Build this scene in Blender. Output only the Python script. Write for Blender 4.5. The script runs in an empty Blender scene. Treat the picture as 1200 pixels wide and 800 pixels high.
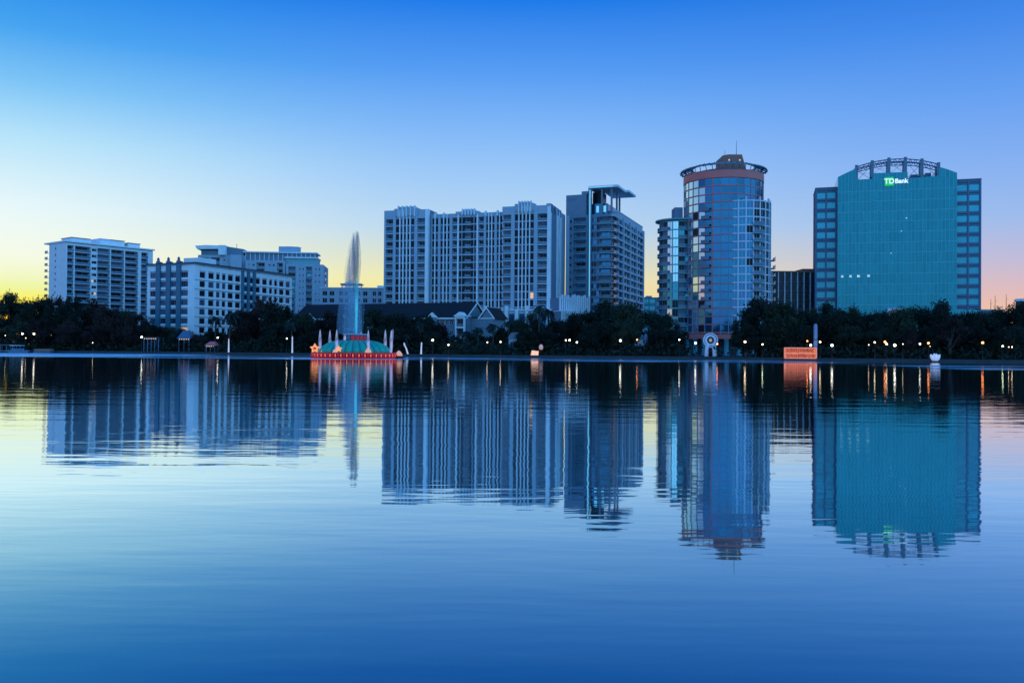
import bpy, math, random
from mathutils import Matrix, Vector
R = math.radians
scene = bpy.context.scene
COL = scene.collection

# ------------------------------------------------------------------ camera
CAM_H, FPX = 2.3, 1000.0
cd = bpy.data.cameras.new('camera'); cam = bpy.data.objects.new('camera', cd); COL.objects.link(cam)
cd.sensor_width = 36; cd.lens = 30; cd.clip_start = 0.1; cd.clip_end = 20000
CM = Matrix.Rotation(R(90) + 0.009, 3, 'X') @ Matrix.Rotation(0.0078, 3, 'Z')
cam.matrix_world = Matrix.Translation((0, 0, CAM_H)) @ CM.to_4x4()
scene.camera = cam

# ------------------------------------------------------------------ sky and sun
SUN_AZ, SUN_EL = R(-36), R(1.2)          # azimuth from +Y towards +X
def lin(c):
    return tuple(((v/255)/12.92 if v/255 <= 0.04045 else (((v/255)+0.055)/1.055)**2.4) for v in c)
world = bpy.data.worlds.new('World'); scene.world = world; world.use_nodes = True
nt = world.node_tree; nt.nodes.clear()
N = nt.nodes.new; L = nt.links.new
def wmath(op, a, b=None, c=None, clamp=False):
    n = N('ShaderNodeMath'); n.operation = op; n.use_clamp = clamp
    for i, v in enumerate((a, b, c)):
        if v is None: continue
        if isinstance(v, (int, float)): n.inputs[i].default_value = v
        else: L(v, n.inputs[i])
    return n.outputs[0]
tc = N('ShaderNodeTexCoord'); sep = N('ShaderNodeSeparateXYZ'); L(tc.outputs['Generated'], sep.inputs[0])
zc = wmath('MAXIMUM', sep.outputs[2], 0.0)
elev = wmath('DIVIDE', wmath('ARCSINE', zc), math.pi/2)
sx, sy = math.sin(SUN_AZ), math.cos(SUN_AZ)
hor = wmath('SQRT', wmath('ADD', wmath('MULTIPLY', sep.outputs[0], sep.outputs[0]), wmath('MULTIPLY', sep.outputs[1], sep.outputs[1])))
hor = wmath('MAXIMUM', hor, 1e-4)
dot = wmath('DIVIDE', wmath('ADD', wmath('MULTIPLY', sep.outputs[0], sx), wmath('MULTIPLY', sep.outputs[1], sy)), hor)
dot = wmath('MINIMUM', wmath('MAXIMUM', dot, -1.0), 1.0)
ang = wmath('MULTIPLY', wmath('ARCCOSINE', dot), 180/math.pi)
def ramp(stops):
    r = N('ShaderNodeValToRGB'); r.color_ramp.interpolation = 'EASE'
    e = r.color_ramp.elements
    while len(e) > 1: e.remove(e[-1])
    for i, (deg, c) in enumerate(stops):
        p = deg/90
        if i == 0: el = e[0]; el.position = p
        else: el = e.new(p)
        el.color = (*lin(c), 1)
    r.color_ramp.interpolation = 'LINEAR'
    L(elev, r.inputs[0]); return r.outputs[0]
SKY_L = ramp([(0, (255,170,20)), (1.6, (255,200,20)), (2.7, (240,236,95)), (3.3, (226,242,155)), (4.1, (232,245,200)), (5.4, (238,248,234)), (8, (226,246,250)), (12, (178,226,250)), (15, (120,195,246)), (18, (62,162,240)), (21.5, (12,132,232)), (35, (5,95,205)), (90, (5,65,165))])
SKY_C = ramp([(0, (246,205,120)), (3, (246,224,140)), (4.6, (240,233,170)), (6, (218,224,200)), (8, (186,215,238)), (11, (160,202,246)), (14, (131,185,247)), (18, (84,156,243)), (22.5, (14,120,232)), (35, (5,92,205)), (90, (5,65,165))])
SKY_R = ramp([(0, (240,180,140)), (2.2, (240,192,160)), (3.6, (222,185,190)), (5.5, (190,186,218)), (8, (154,186,236)), (11, (132,175,241)), (15, (98,158,241)), (19, (64,136,234)), (23, (28,114,220)), (35, (5,88,200)), (90, (5,65,165))])
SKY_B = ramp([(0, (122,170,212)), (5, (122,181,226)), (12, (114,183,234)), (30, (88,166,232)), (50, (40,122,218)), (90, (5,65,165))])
def mixc(f, a, b):
    m = N('ShaderNodeMix'); m.data_type = 'RGBA'
    L(f, m.inputs[0]); L(a, m.inputs[6]); L(b, m.inputs[7]); return m.outputs[2]
def mr(lo, hi):
    m = N('ShaderNodeMapRange'); m.interpolation_type = 'SMOOTHSTEP'
    L(ang, m.inputs[0]); m.inputs[1].default_value = lo; m.inputs[2].default_value = hi; return m.outputs[0]
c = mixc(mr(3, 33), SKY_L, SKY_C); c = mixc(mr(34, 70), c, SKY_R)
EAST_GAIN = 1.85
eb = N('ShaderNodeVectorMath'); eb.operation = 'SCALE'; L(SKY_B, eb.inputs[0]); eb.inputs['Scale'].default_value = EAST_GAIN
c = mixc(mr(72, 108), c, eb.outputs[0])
sky = N('ShaderNodeTexSky'); sky.sky_type = 'NISHITA'; sky.sun_disc = False
sky.sun_elevation = SUN_EL; sky.sun_rotation = SUN_AZ
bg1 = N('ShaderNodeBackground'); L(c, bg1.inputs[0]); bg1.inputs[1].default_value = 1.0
bg2 = N('ShaderNodeBackground'); L(sky.outputs[0], bg2.inputs[0]); bg2.inputs[1].default_value = 0.005
ad = N('ShaderNodeAddShader'); L(bg1.outputs[0], ad.inputs[0]); L(bg2.outputs[0], ad.inputs[1])
wo = N('ShaderNodeOutputWorld'); L(ad.outputs[0], wo.inputs[0])
sl = bpy.data.lights.new('sun', 'SUN'); sl.energy = 0.12; sl.angle = R(6); sl.color = (1, .62, .3)
so = bpy.data.objects.new('sun', sl); COL.objects.link(so)
sd = Vector((math.sin(SUN_AZ)*math.cos(SUN_EL), math.cos(SUN_AZ)*math.cos(SUN_EL), math.sin(SUN_EL)))
so.rotation_euler = sd.to_track_quat('Z', 'Y').to_euler()
scene.view_settings.view_transform = 'Standard'; scene.view_settings.look = 'None'
scene.view_settings.exposure = 0; scene.view_settings.gamma = 1; scene.view_settings.use_curve_mapping = False
scene.render.engine = 'CYCLES'
scene.cycles.max_bounces = 6; scene.cycles.diffuse_bounces = 2; scene.cycles.glossy_bounces = 3
scene.cycles.transparent_max_bounces = 96; scene.cycles.sample_clamp_indirect = 6
scene.cycles.use_denoising = True

# ------------------------------------------------------------------ helpers
def at(px, py, Y):
    v = CM @ Vector(((px-600)/FPX, -(py-400)/FPX, -1)); return Vector((0, 0, CAM_H)) + v*(Y/v.y)
def gx(px, Y): return at(px, 409+(px-600)*.0078, Y).x
def tz(px, py, Y): return at(px, py, Y).z

def mat(name, col, rough=.7, metal=0, var=0.0, scale=.35, emit=None, es=0, spec=None, bump=0, vscale=(1,1,1)):
    m = bpy.data.materials.new(name); m.use_nodes = True
    t = m.node_tree; b = t.nodes['Principled BSDF']
    b.inputs['Base Color'].default_value = (*col, 1); b.inputs['Roughness'].default_value = rough
    b.inputs['Metallic'].default_value = metal
    if spec is not None: b.inputs['Specular IOR Level'].default_value = spec
    if emit: b.inputs['Emission Color'].default_value = (*emit, 1); b.inputs['Emission Strength'].default_value = es
    if var or bump:
        tcn = t.nodes.new('ShaderNodeTexCoord'); mp = t.nodes.new('ShaderNodeMapping'); mp.inputs['Scale'].default_value = vscale
        t.links.new(tcn.outputs['Object'], mp.inputs[0])
        nz = t.nodes.new('ShaderNodeTexNoise'); nz.inputs['Scale'].default_value = scale; nz.inputs['Detail'].default_value = 5
        t.links.new(mp.outputs[0], nz.inputs[0])
    if var:
        oi = t.nodes.new('ShaderNodeObjectInfo')
        ad1 = t.nodes.new('ShaderNodeMath'); ad1.operation = 'MULTIPLY_ADD'; ad1.inputs[1].default_value = .5; t.links.new(oi.outputs['Random'], ad1.inputs[0]); t.links.new(nz.outputs[0], ad1.inputs[2])
        mrn = t.nodes.new('ShaderNodeMapRange'); t.links.new(ad1.outputs[0], mrn.inputs[0])
        mrn.inputs[1].default_value = .35; mrn.inputs[2].default_value = 1.15
        mrn.inputs[3].default_value = 1-var; mrn.inputs[4].default_value = 1+var
        vm = t.nodes.new('ShaderNodeVectorMath'); vm.operation = 'SCALE'; vm.inputs[0].default_value = col
        t.links.new(mrn.outputs[0], vm.inputs['Scale']); t.links.new(vm.outputs[0], b.inputs['Base Color'])
    if bump:
        bp = t.nodes.new('ShaderNodeBump'); bp.inputs['Strength'].default_value = bump; t.links.new(nz.outputs[0], bp.inputs['Height']); t.links.new(bp.outputs[0], b.inputs['Normal'])
    return m

def cells(m, sx_, sz_, amp):
    """per-pane variation of a glazed wall: each real pane differs a little"""
    t = m.node_tree; b = t.nodes['Principled BSDF']; col = list(b.inputs['Base Color'].default_value)[:3]
    tcn = t.nodes.new('ShaderNodeTexCoord'); mp = t.nodes.new('ShaderNodeMapping'); mp.inputs['Scale'].default_value = (sx_, .01, sz_)
    fl = t.nodes.new('ShaderNodeVectorMath'); fl.operation = 'FLOOR'; wn = t.nodes.new('ShaderNodeTexWhiteNoise')
    t.links.new(tcn.outputs['Object'], mp.inputs[0]); t.links.new(mp.outputs[0], fl.inputs[0]); t.links.new(fl.outputs[0], wn.inputs[0])
    mrn = t.nodes.new('ShaderNodeMapRange'); t.links.new(wn.outputs['Value'], mrn.inputs[0]); mrn.inputs[3].default_value = 1-amp; mrn.inputs[4].default_value = 1+amp
    vm = t.nodes.new('ShaderNodeVectorMath'); vm.operation = 'SCALE'; vm.inputs[0].default_value = col
    t.links.new(mrn.outputs[0], vm.inputs['Scale']); t.links.new(vm.outputs[0], b.inputs['Base Color'])
    return m

M = {}
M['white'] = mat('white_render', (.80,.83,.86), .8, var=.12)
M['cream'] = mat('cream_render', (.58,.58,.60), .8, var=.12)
M['bluewall'] = mat('shaded_blue_grey_render', (.17,.23,.30), .8, var=.12)  # blue-grey walls, darkened to carry some balcony recess shade in the colour
M['palewall'] = mat('pale_blue_render', (.37,.46,.54), .8, var=.1)
M['teal'] = mat('teal_panel', (.03,.16,.24), .5, var=.15)
M['tealtrim'] = mat('teal_trim', (.08,.30,.33), .5, var=.1)
M['dark'] = mat('dark_trim', (.02,.025,.035), .5)
M['pink'] = mat('salmon_panel', (.72,.17,.15), .6, var=.12)
M['brick'] = mat('brick_panel', (.30,.13,.10), .8, var=.2)
M['frame'] = mat('window_frame', (.16,.24,.34), .5)
M['wframe'] = mat('white_frame', (.62,.66,.72), .5)
M['glass'] = mat('dark_glass', (.004,.010,.022), .25, .0, var=.5, scale=.2, spec=.15)
M['glass2'] = mat('curtained_glass', (.045,.08,.15), .35, .0, var=.4, scale=.2)
M['glass3'] = mat('blue_glass', (.04,.15,.30), .08, .7, var=.25, scale=.15)
M['glass4'] = mat('teal_glass', (.05,.28,.36), .12, .7, var=.3, scale=.15)
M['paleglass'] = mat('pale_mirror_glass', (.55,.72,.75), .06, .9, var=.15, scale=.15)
M['ledge'] = mat('slab_edge', (.74,.78,.83), .8, var=.1)
M['tealedge'] = mat('teal_slab_edge', (.20,.42,.46), .7, var=.1)
M['rail'] = mat('rail_glass', (.07,.16,.24), .25, .1, var=.2)
M['lit'] = mat('lit_window', (.3,.25,.2), .5, emit=(1,.62,.28), es=.7)
M['roofdark'] = mat('dark_shingle', (.010,.011,.014), .9, var=.3, scale=1.5)
M['roofgrey'] = mat('roof_gravel', (.18,.19,.2), .9, var=.2)
M['concrete'] = mat('concrete', (.13,.14,.15), .9, var=.2, scale=.6)
M['bark'] = mat('bark', (.05,.04,.035), .9, var=.3, scale=2)
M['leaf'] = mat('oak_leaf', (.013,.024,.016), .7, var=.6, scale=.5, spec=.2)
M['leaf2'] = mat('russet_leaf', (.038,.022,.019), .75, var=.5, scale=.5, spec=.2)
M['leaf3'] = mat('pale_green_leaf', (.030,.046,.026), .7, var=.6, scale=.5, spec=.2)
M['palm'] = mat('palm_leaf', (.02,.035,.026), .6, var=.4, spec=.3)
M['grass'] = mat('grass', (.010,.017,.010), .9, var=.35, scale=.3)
M['metal'] = mat('dark_metal', (.03,.035,.04), .45, .6)
M['steel'] = mat('painted_steel', (.10,.17,.24), .45, .3)
M['bluesteel'] = mat('blue_grey_steel', (.09,.16,.26), .5, .2)

class MB:
    def __init__(s): s.v = []; s.f = []; s.m = []; s.mats = []
    def mi(s, m):
        if isinstance(m, str): m = M[m]
        if m not in s.mats: s.mats.append(m)
        return s.mats.index(m)
    def hexa(s, p, m):
        b = len(s.v); s.v += [tuple(q) for q in p]; k = s.mi(m)
        for f in ((0,3,2,1),(4,5,6,7),(0,1,5,4),(1,2,6,5),(2,3,7,6),(3,0,4,7)): s.f.append(tuple(b+i for i in f)); s.m.append(k)
    def box(s, F, u0, u1, w0, w1, z0, z1, m):
        (ox, oy), (dx, dy) = F; nx, ny = dy, -dx
        P = lambda u, w, z: (ox+u*dx+w*nx, oy+u*dy+w*ny, z)
        s.hexa([P(u0,w0,z0), P(u0,w1,z0), P(u1,w1,z0), P(u1,w0,z0), P(u0,w0,z1), P(u0,w1,z1), P(u1,w1,z1), P(u1,w0,z1)][0:8], m)
    def bx(s, x0, x1, y0, y1, z0, z1, m): s.hexa([(x0,y0,z0),(x1,y0,z0),(x1,y1,z0),(x0,y1,z0),(x0,y0,z1),(x1,y0,z1),(x1,y1,z1),(x0,y1,z1)], m)
    def prism(s, pts, z0, z1, m):
        b = len(s.v); n = len(pts); k = s.mi(m)
        s.v += [(x, y, z0) for x, y in pts] + [(x, y, z1) for x, y in pts]
        s.f.append(tuple(b+i for i in reversed(range(n)))); s.m.append(k)
        s.f.append(tuple(b+n+i for i in range(n))); s.m.append(k)
        for i in range(n):
            j = (i+1) % n; s.f.append((b+i, b+j, b+n+j, b+n+i)); s.m.append(k)
    def extr(s, pts, y0, y1, m):      # polygon in xz, extruded along y
        b = len(s.v); n = len(pts); k = s.mi(m)
        s.v += [(x, y0, z) for x, z in pts] + [(x, y1, z) for x, z in pts]
        s.f.append(tuple(b+i for i in range(n))); s.m.append(k)
        s.f.append(tuple(b+n+i for i in reversed(range(n)))); s.m.append(k)
        for i in range(n):
            j = (i+1) % n; s.f.append((b+i, b+n+i, b+n+j, b+j)); s.m.append(k)
    def ring(s, cx, cy, r0, r1, z0, z1, n, m, a0=0, a1=360, zt=None):
        k = s.mi(m); full = abs(a1-a0) >= 359.9; b = len(s.v); cnt = n if full else n+1
        for i in range(cnt):
            a = R(a0+(a1-a0)*i/n); ca, sa = math.cos(a), math.sin(a); zz = zt(a) if zt else 0
            s.v += [(cx+r0*ca, cy+r0*sa, z0+zz), (cx+r1*ca, cy+r1*sa, z0+zz), (cx+r1*ca, cy+r1*sa, z1+zz), (cx+r0*ca, cy+r0*sa, z1+zz)]
        for i in range(n):
            p = b+4*i; q = b+4*((i+1) % cnt)
            for e in range(4): s.f.append((p+e, p+(e+1) % 4, q+(e+1) % 4, q+e)); s.m.append(k)
        if not full:
            for p in (b, b+4*n): s.f.append((p, p+1, p+2, p+3)); s.m.append(k)
    def lathe(s, prof, n, m, cx=0, cy=0, rfun=None):
        k = s.mi(m); b = len(s.v)
        for r, z in prof:
            for i in range(n):
                a = 2*math.pi*i/n; rr = r*(rfun(a, r, z) if rfun else 1)
                s.v.append((cx+rr*math.cos(a), cy+rr*math.sin(a), z))
        for j in range(len(prof)-1):
            for i in range(n):
                i2 = (i+1) % n; s.f.append((b+j*n+i, b+j*n+i2, b+(j+1)*n+i2, b+(j+1)*n+i)); s.m.append(k)
        s.f.append(tuple(b+i for i in reversed(range(n)))); s.m.append(k)
        s.f.append(tuple(b+(len(prof)-1)*n+i for i in range(n))); s.m.append(k)
    def tube(s, pts, radii, n, m):
        k = s.mi(m); b = len(s.v); pts = [Vector(p) for p in pts]
        if not isinstance(radii, (list, tuple)): radii = [radii]*len(pts)
        for i, p in enumerate(pts):
            t = (pts[min(i+1, len(pts)-1)]-pts[max(i-1, 0)]).normalized()
            a = t.orthogonal().normalized(); c_ = t.cross(a)
            if abs(t.z) > .6:
                a = (Vector((1,0,0))-t*t.x).normalized(); c_ = t.cross(a)
            for q in range(n):
                an = 2*math.pi*q/n; s.v.append(tuple(p+(a*math.cos(an)+c_*math.sin(an))*radii[i]))
        for i in range(len(pts)-1):
            for q in range(n):
                q2 = (q+1) % n; s.f.append((b+i*n+q, b+i*n+q2, b+(i+1)*n+q2, b+(i+1)*n+q)); s.m.append(k)
        s.f.append(tuple(b+q for q in reversed(range(n)))); s.m.append(k)
        s.f.append(tuple(b+(len(pts)-1)*n+q for q in range(n))); s.m.append(k)
    def merge(s, o, mtx):
        b = len(s.v); s.v += [tuple(mtx @ Vector(p)) for p in o.v]
        mp = [s.mi(x) for x in o.mats]
        s.f += [tuple(b+i for i in f) for f in o.f]; s.m += [mp[i] for i in o.m]
    def mesh(s, name, smooth=False):
        me = bpy.data.meshes.new(name); me.from_pydata(s.v, [], s.f)
        for m in s.mats: me.materials.append(m)
        me.polygons.foreach_set('material_index', s.m)
        if smooth: me.polygons.foreach_set('use_smooth', [True]*len(s.f))
        me.update(); return me
    def build(s, name, parent=None, smooth=False):
        return link(name, s.mesh(name, smooth), parent)
def link(name, me, parent=None, loc=None, rz=0):
    o = bpy.data.objects.new(name, me); COL.objects.link(o)
    if parent: o.parent = parent
    if loc is not None: o.location = loc
    o.rotation_euler = (0, 0, rz); return o
def tag(o, label=None, cat=None, group=None, kind=None):
    if label: o['label'] = label
    if cat: o['category'] = cat
    if group: o['group'] = group
    if kind: o['kind'] = kind
    return o
def thing(name, loc, rz, label, cat, group=None):
    return tag(link(name, None, None, loc, rz), label, cat, group)
def copy_thing(o, parent=None):
    c_ = o.copy(); COL.objects.link(c_)
    if parent: c_.parent = parent
    for ch in list(o.children): copy_thing(ch, c_)
    return c_

GZ = 0.6      # level of the land
F0 = ((0, 0), (1, 0))
class Bld:
    def __init__(s, name, label, cat, p0, p1=None, rz=None):
        s.o = Vector((gx(*p0), p0[1], 0))
        if p1: e = Vector((gx(*p1), p1[1], 0)); s.W = (e-s.o).length; s.rz = math.atan2(e.y-s.o.y, e.x-s.o.x)
        else: s.rz = rz or 0; s.W = 0
        s.root = thing(name, (s.o.x, s.o.y, GZ), s.rz, label, cat)
        s.wall = MB(); s.lib = {}; s.parts = {}
        s.sub = {}
    def h(s, px, py, Y): return tz(px, py, Y)-GZ
    def lx(s, px, off=0):
        """local x where the ray of column px meets the facade plane set back by off"""
        c_, s_ = math.cos(s.rz), math.sin(s.rz); k = (px-600)/FPX*1.0
        # point = o + x*(c,s) + off*(-s,c);  X = k*Y
        ox = s.o.x-off*s_; oy = s.o.y+off*c_
        return (k*oy-ox)/(c_-k*s_)
    def depth(s, x, y=0): return s.o.y+x*math.sin(s.rz)+y*math.cos(s.rz)
    def put(s, name, key, maker, F, u, w, z):
        if key not in s.lib: s.lib[key] = maker()
        (ox, oy), (dx, dy) = F; nx, ny = dy, -dx
        s.parts.setdefault(name, []).append((key, ox+u*dx+w*nx, oy+u*dy+w*ny, z, math.atan2(dy, dx)))
    def finish(s, wallname='wall', cap=100):
        if s.wall.f: s.wall.build(wallname, s.root)
        for name, lst in s.parts.items():
            lst.sort(key=lambda t: -t[3]); me = {}
            for key, x, y, z, a in lst[:cap]:
                q = s.lib[key]
                if key not in me: me[key] = (q[0].mesh(name), q[2].mesh(q[1])) if isinstance(q, tuple) else (q.mesh(name), None)
                o = link(name, me[key][0], s.root, (x, y, z), a)
                if me[key][1]: link(q[1], me[key][1], o)
            if lst[cap:]:
                mb = MB()
                for key, x, y, z, a in lst[cap:]:
                    for q in (s.lib[key][0::2] if isinstance(s.lib[key], tuple) else (s.lib[key],)): mb.merge(q, Matrix.Translation((x, y, z)) @ Matrix.Rotation(a, 4, 'Z'))
                tag(mb.build('lower_' + name, s.root), kind='stuff')
        return s.root

def window_mb(w, h, nv=1, nh=1, glass='glass', frame='frame', t=.09, d=.10):
    def f():
        m = MB(); m.box(F0, t, w-t, -.02, .03, t, h-t, glass)
        m.box(F0, 0, w, -.03, d, 0, t, frame); m.box(F0, 0, w, -.03, d, h-t, h, frame)
        m.box(F0, 0, t, -.03, d-.004, t, h-t, frame); m.box(F0, w-t, w, -.03, d-.004, t, h-t, frame)
        for i in range(1, nv): m.box(F0, w*i/nv-t/2, w*i/nv+t/2, .03, d-.01, t, h-t, frame)
        for i in range(1, nh): m.box(F0, t, w-t, .03, d-.02, h*i/nh-t/2, h*i/nh+t/2, frame)
        return m
    return f
def balcony_mb(w, depth, slab='ledge', rail='rail', rh=1.05, bars=False, topm='ledge'):
    def f():
        m0 = MB(); m0.box(F0, 0, w, 0, depth, -.22, 0, slab); m = MB()
        if bars:
            m.box(F0, 0, w, depth-.07, depth-.02, rh-.06, rh, rail)
            n = max(3, int(w/.35))
            for i in range(n+1):
                u = .03+(w-.06)*i/n; m.box(F0, u-.025, u+.025, depth-.065, depth-.025, 0, rh-.06, rail)
        else:
            m.box(F0, .02, w-.02, depth-.06, depth-.03, .02, rh-.05, rail); m.box(F0, 0, w, depth-.09, depth-.01, rh-.05, rh, topm)
        return (m0, 'railing', m)
    return f

def facade(b, F, cols, z0, fh, n, rec=1.4, top=0.0, base=None, rng=None, ztop=None, glassmix=('glass',)*4+('glass2',), lit=0.02, sp='white', skip=None):
    """cols: list of (kind, width, opts). Builds wall strips proud of a recessed core face and fills every opening"""
    rng = rng or random.Random(7); u = 0; zt = z0+n*fh+top; base = z0 if base is None else base
    for kind, w, o in cols:
        m = o.get('m', sp)
        if kind == 'p':
            b.wall.box(F, u, u+w, -rec, o.get('off', 0), base, zt+o.get('up', 0), m)
        elif kind == 'w':
            sill, hh = o.get('sill', .9), o.get('h', fh-1.4); off = o.get('off', -.12)
            for k in range(n+1):
                za = base if k == 0 else z0+(k-1)*fh+sill+hh
                zb = z0+k*fh+sill if k < n else zt
                b.wall.box(F, u, u+w, -rec, off, za, zb, m)
                if o.get('line') and k: b.wall.box(F, u, u+w, off, off+.12, z0+k*fh-.35, z0+k*fh-.15, o['line'])
            for k in range(n):
                g = rng.choice(o.get('g', glassmix)); 
                if rng.random() < lit: g = 'lit'
                nv, nh = o.get('nv', 1), o.get('nh', 1); fr = o.get('f', 'frame')
                b.put('window', ('w', round(w,2), round(hh,2), nv, nh, g, fr), window_mb(w, hh, nv, nh, g, fr), F, u, off-.3, z0+k*fh+sill)
        elif kind == 'b':
            d = rec+o.get('out', .0)
            for k in range(n):
                z = z0+k*fh
                b.put('balcony', ('b', round(w,2), round(d,2), o.get('slab','ledge'), o.get('rail','rail')), balcony_mb(w, d, o.get('slab','ledge'), o.get('rail','rail'), bars=o.get('bars', False), topm=o.get('slab','ledge')), F, u, -rec, z)
                g = rng.choice(glassmix+('glass2',)); gw = w*o.get('gw', .75)
                b.put('balcony_door', ('d', round(gw,2), g), window_mb(gw, fh-.55, 2, 1, g, o.get('f','frame')), F, u+(w-gw)*rng.choice((.3,.5,.7)), -rec, z)
            b.wall.box(F, u, u+w, -rec, 0, z0+n*fh-.25, zt, m)
        elif kind == 's':
            b.wall.box(F, u, u+w, -rec, o.get('off', -.5), base, zt, m)
        u += w
def cols_scale(cols, W):
    t = sum(c_[1] for c_ in cols); return [(c_[0], c_[1]*W/t, c_[2] if len(c_) > 2 else {}) for c_ in cols]
# ------------------------------------------------------------------ land, shore, water
SHORE = [(-700,330),(-330,300),(-170,277),(-108,266),(-46,250),(0,236),(55,228),(70,212),(110,207),(150,200),(260,190),(600,180),(1500,170)]
def shoreY(x):
    for (xa, ya), (xb, yb) in zip(SHORE, SHORE[1:]):
        if x <= xb: return ya+(yb-ya)*(x-xa)/(xb-xa)
    return SHORE[-1][1]
def shore_smooth(x): return sum(shoreY(x+d) for d in (-12,-8,-4,0,4,8,12))/7
SX = [-1500,-700,-500]+[-400+8*i for i in range(101)]+[500,700,1500]
SP = [(x, shore_smooth(x)) for x in SX]
g = MB(); k = g.mi('grass'); rg = random.Random(3)
rows = [0, 1.2, 3.2, 3.3, 6, 12, 40, 120, 500, 3000, 9000]
for x, y in SP:
    for j, r in enumerate(rows):
        zz = GZ-.02 if j < 4 else GZ+min(.5, .06*(r-3.2))*(.4+.6*math.sin(x*.05)**2)*(r < 40)
        sc = 1 if r < 200 else 1+r/500
        g.v.append((x*sc, y+r+.3, zz))
nr = len(rows)
for i in range(len(SP)-1):
    for j in range(nr-1): g.f.append((i*nr+j, (i+1)*nr+j, (i+1)*nr+j+1, i*nr+j+1)); g.m.append(k)
tag(g.build('ground', smooth=True), kind='structure')
def strip(r0, r1, z0, z1, m, name):
    g = MB()
    for (xa, ya), (xb, yb) in zip(SP, SP[1:]):
        g.hexa([(xa,ya+r0,z0),(xb,yb+r0,z0),(xb,yb+r1,z0),(xa,ya+r1,z0),(xa,ya+r0,z1),(xb,yb+r0,z1),(xb,yb+r1,z1),(xa,ya+r1,z1)], m)
    return tag(g.build(name), kind='structure')
strip(0, .32, -1, GZ+.06, mat('seawall_concrete', (.04,.046,.052), .9, var=.3, scale=.4), 'seawall')
strip(1.3, 3.4, GZ-.3, GZ+.006, mat('lake_path_paving', (.03,.034,.04), .85, var=.2), 'lakeside_path')

wm = bpy.data.materials.new('lake_water'); wm.use_nodes = True; t = wm.node_tree; pb = t.nodes['Principled BSDF']
pb.inputs['Base Color'].default_value = (.58, .90, 1, 1); pb.inputs['Metallic'].default_value = 1; pb.inputs['Roughness'].default_value = .03
tcn = t.nodes.new('ShaderNodeTexCoord')
def wn(scale, vs, detail=3):
    mp = t.nodes.new('ShaderNodeMapping'); mp.inputs['Scale'].default_value = vs; t.links.new(tcn.outputs['Object'], mp.inputs[0])
    nz = t.nodes.new('ShaderNodeTexNoise'); nz.inputs['Scale'].default_value = scale; nz.inputs['Detail'].default_value = detail; t.links.new(mp.outputs[0], nz.inputs[0]); return nz.outputs[0]
def tm(op, a, b=0, c_=0, clamp=False):
    n = t.nodes.new('ShaderNodeMath'); n.operation = op; n.use_clamp = clamp
    for i, v in enumerate((a, b, c_)):
        if isinstance(v, (int, float)): n.inputs[i].default_value = v
        else: t.links.new(v, n.inputs[i])
    return n.outputs[0]
h1 = wn(1, (.16, .75, 1), 3); h2 = wn(1, (.9, 3.2, 1), 2); h3 = wn(1, (.03, .12, 1), 2)
spy = t.nodes.new('ShaderNodeSeparateXYZ'); t.links.new(tcn.outputs['Object'], spy.inputs[0])
calm = t.nodes.new('ShaderNodeMapRange'); t.links.new(spy.outputs[1], calm.inputs[0]); calm.inputs[1].default_value = 6; calm.inputs[2].default_value = 19; calm.inputs[3].default_value = .22
hsum = tm('MULTIPLY', tm('MULTIPLY_ADD', h1, .015, tm('MULTIPLY_ADD', h2, .0032, tm('MULTIPLY', h3, .011))), calm.outputs[0])
bp = t.nodes.new('ShaderNodeBump'); bp.inputs['Strength'].default_value = 1; bp.inputs['Distance'].default_value = 1; t.links.new(hsum, bp.inputs['Height']); t.links.new(bp.outputs[0], pb.inputs['Normal'])
fz = t.nodes.new('ShaderNodeFresnel'); fz.inputs[0].default_value = 1.333; t.links.new(bp.outputs[0], fz.inputs['Normal'])
df = t.nodes.new('ShaderNodeBsdfDiffuse'); df.inputs[0].default_value = (0, .070, .088, 1)
mxs = t.nodes.new('ShaderNodeMixShader'); t.links.new(tm('MINIMUM', tm('MULTIPLY_ADD', fz.outputs[0], 2.15, .08), .98), mxs.inputs[0]); t.links.new(df.outputs[0], mxs.inputs[1]); t.links.new(pb.outputs[0], mxs.inputs[2])
t.links.new(mxs.outputs[0], t.nodes['Material Output'].inputs[0])
sp_ = t.nodes.new('ShaderNodeSeparateXYZ'); t.links.new(tcn.outputs['Object'], sp_.inputs[0])
def band(y, y0, y1, f):
    a = t.nodes.new('ShaderNodeMapRange'); a.interpolation_type = 'SMOOTHSTEP'; t.links.new(y, a.inputs[0]); a.inputs[1].default_value = y0-f; a.inputs[2].default_value = y0+f
    b_ = t.nodes.new('ShaderNodeMapRange'); b_.interpolation_type = 'SMOOTHSTEP'; t.links.new(y, b_.inputs[0]); b_.inputs[1].default_value = y1-f; b_.inputs[2].default_value = y1+f; b_.inputs[3].default_value = 1; b_.inputs[4].default_value = 0
    return tm('MULTIPLY', a.outputs[0], b_.outputs[0])
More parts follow.
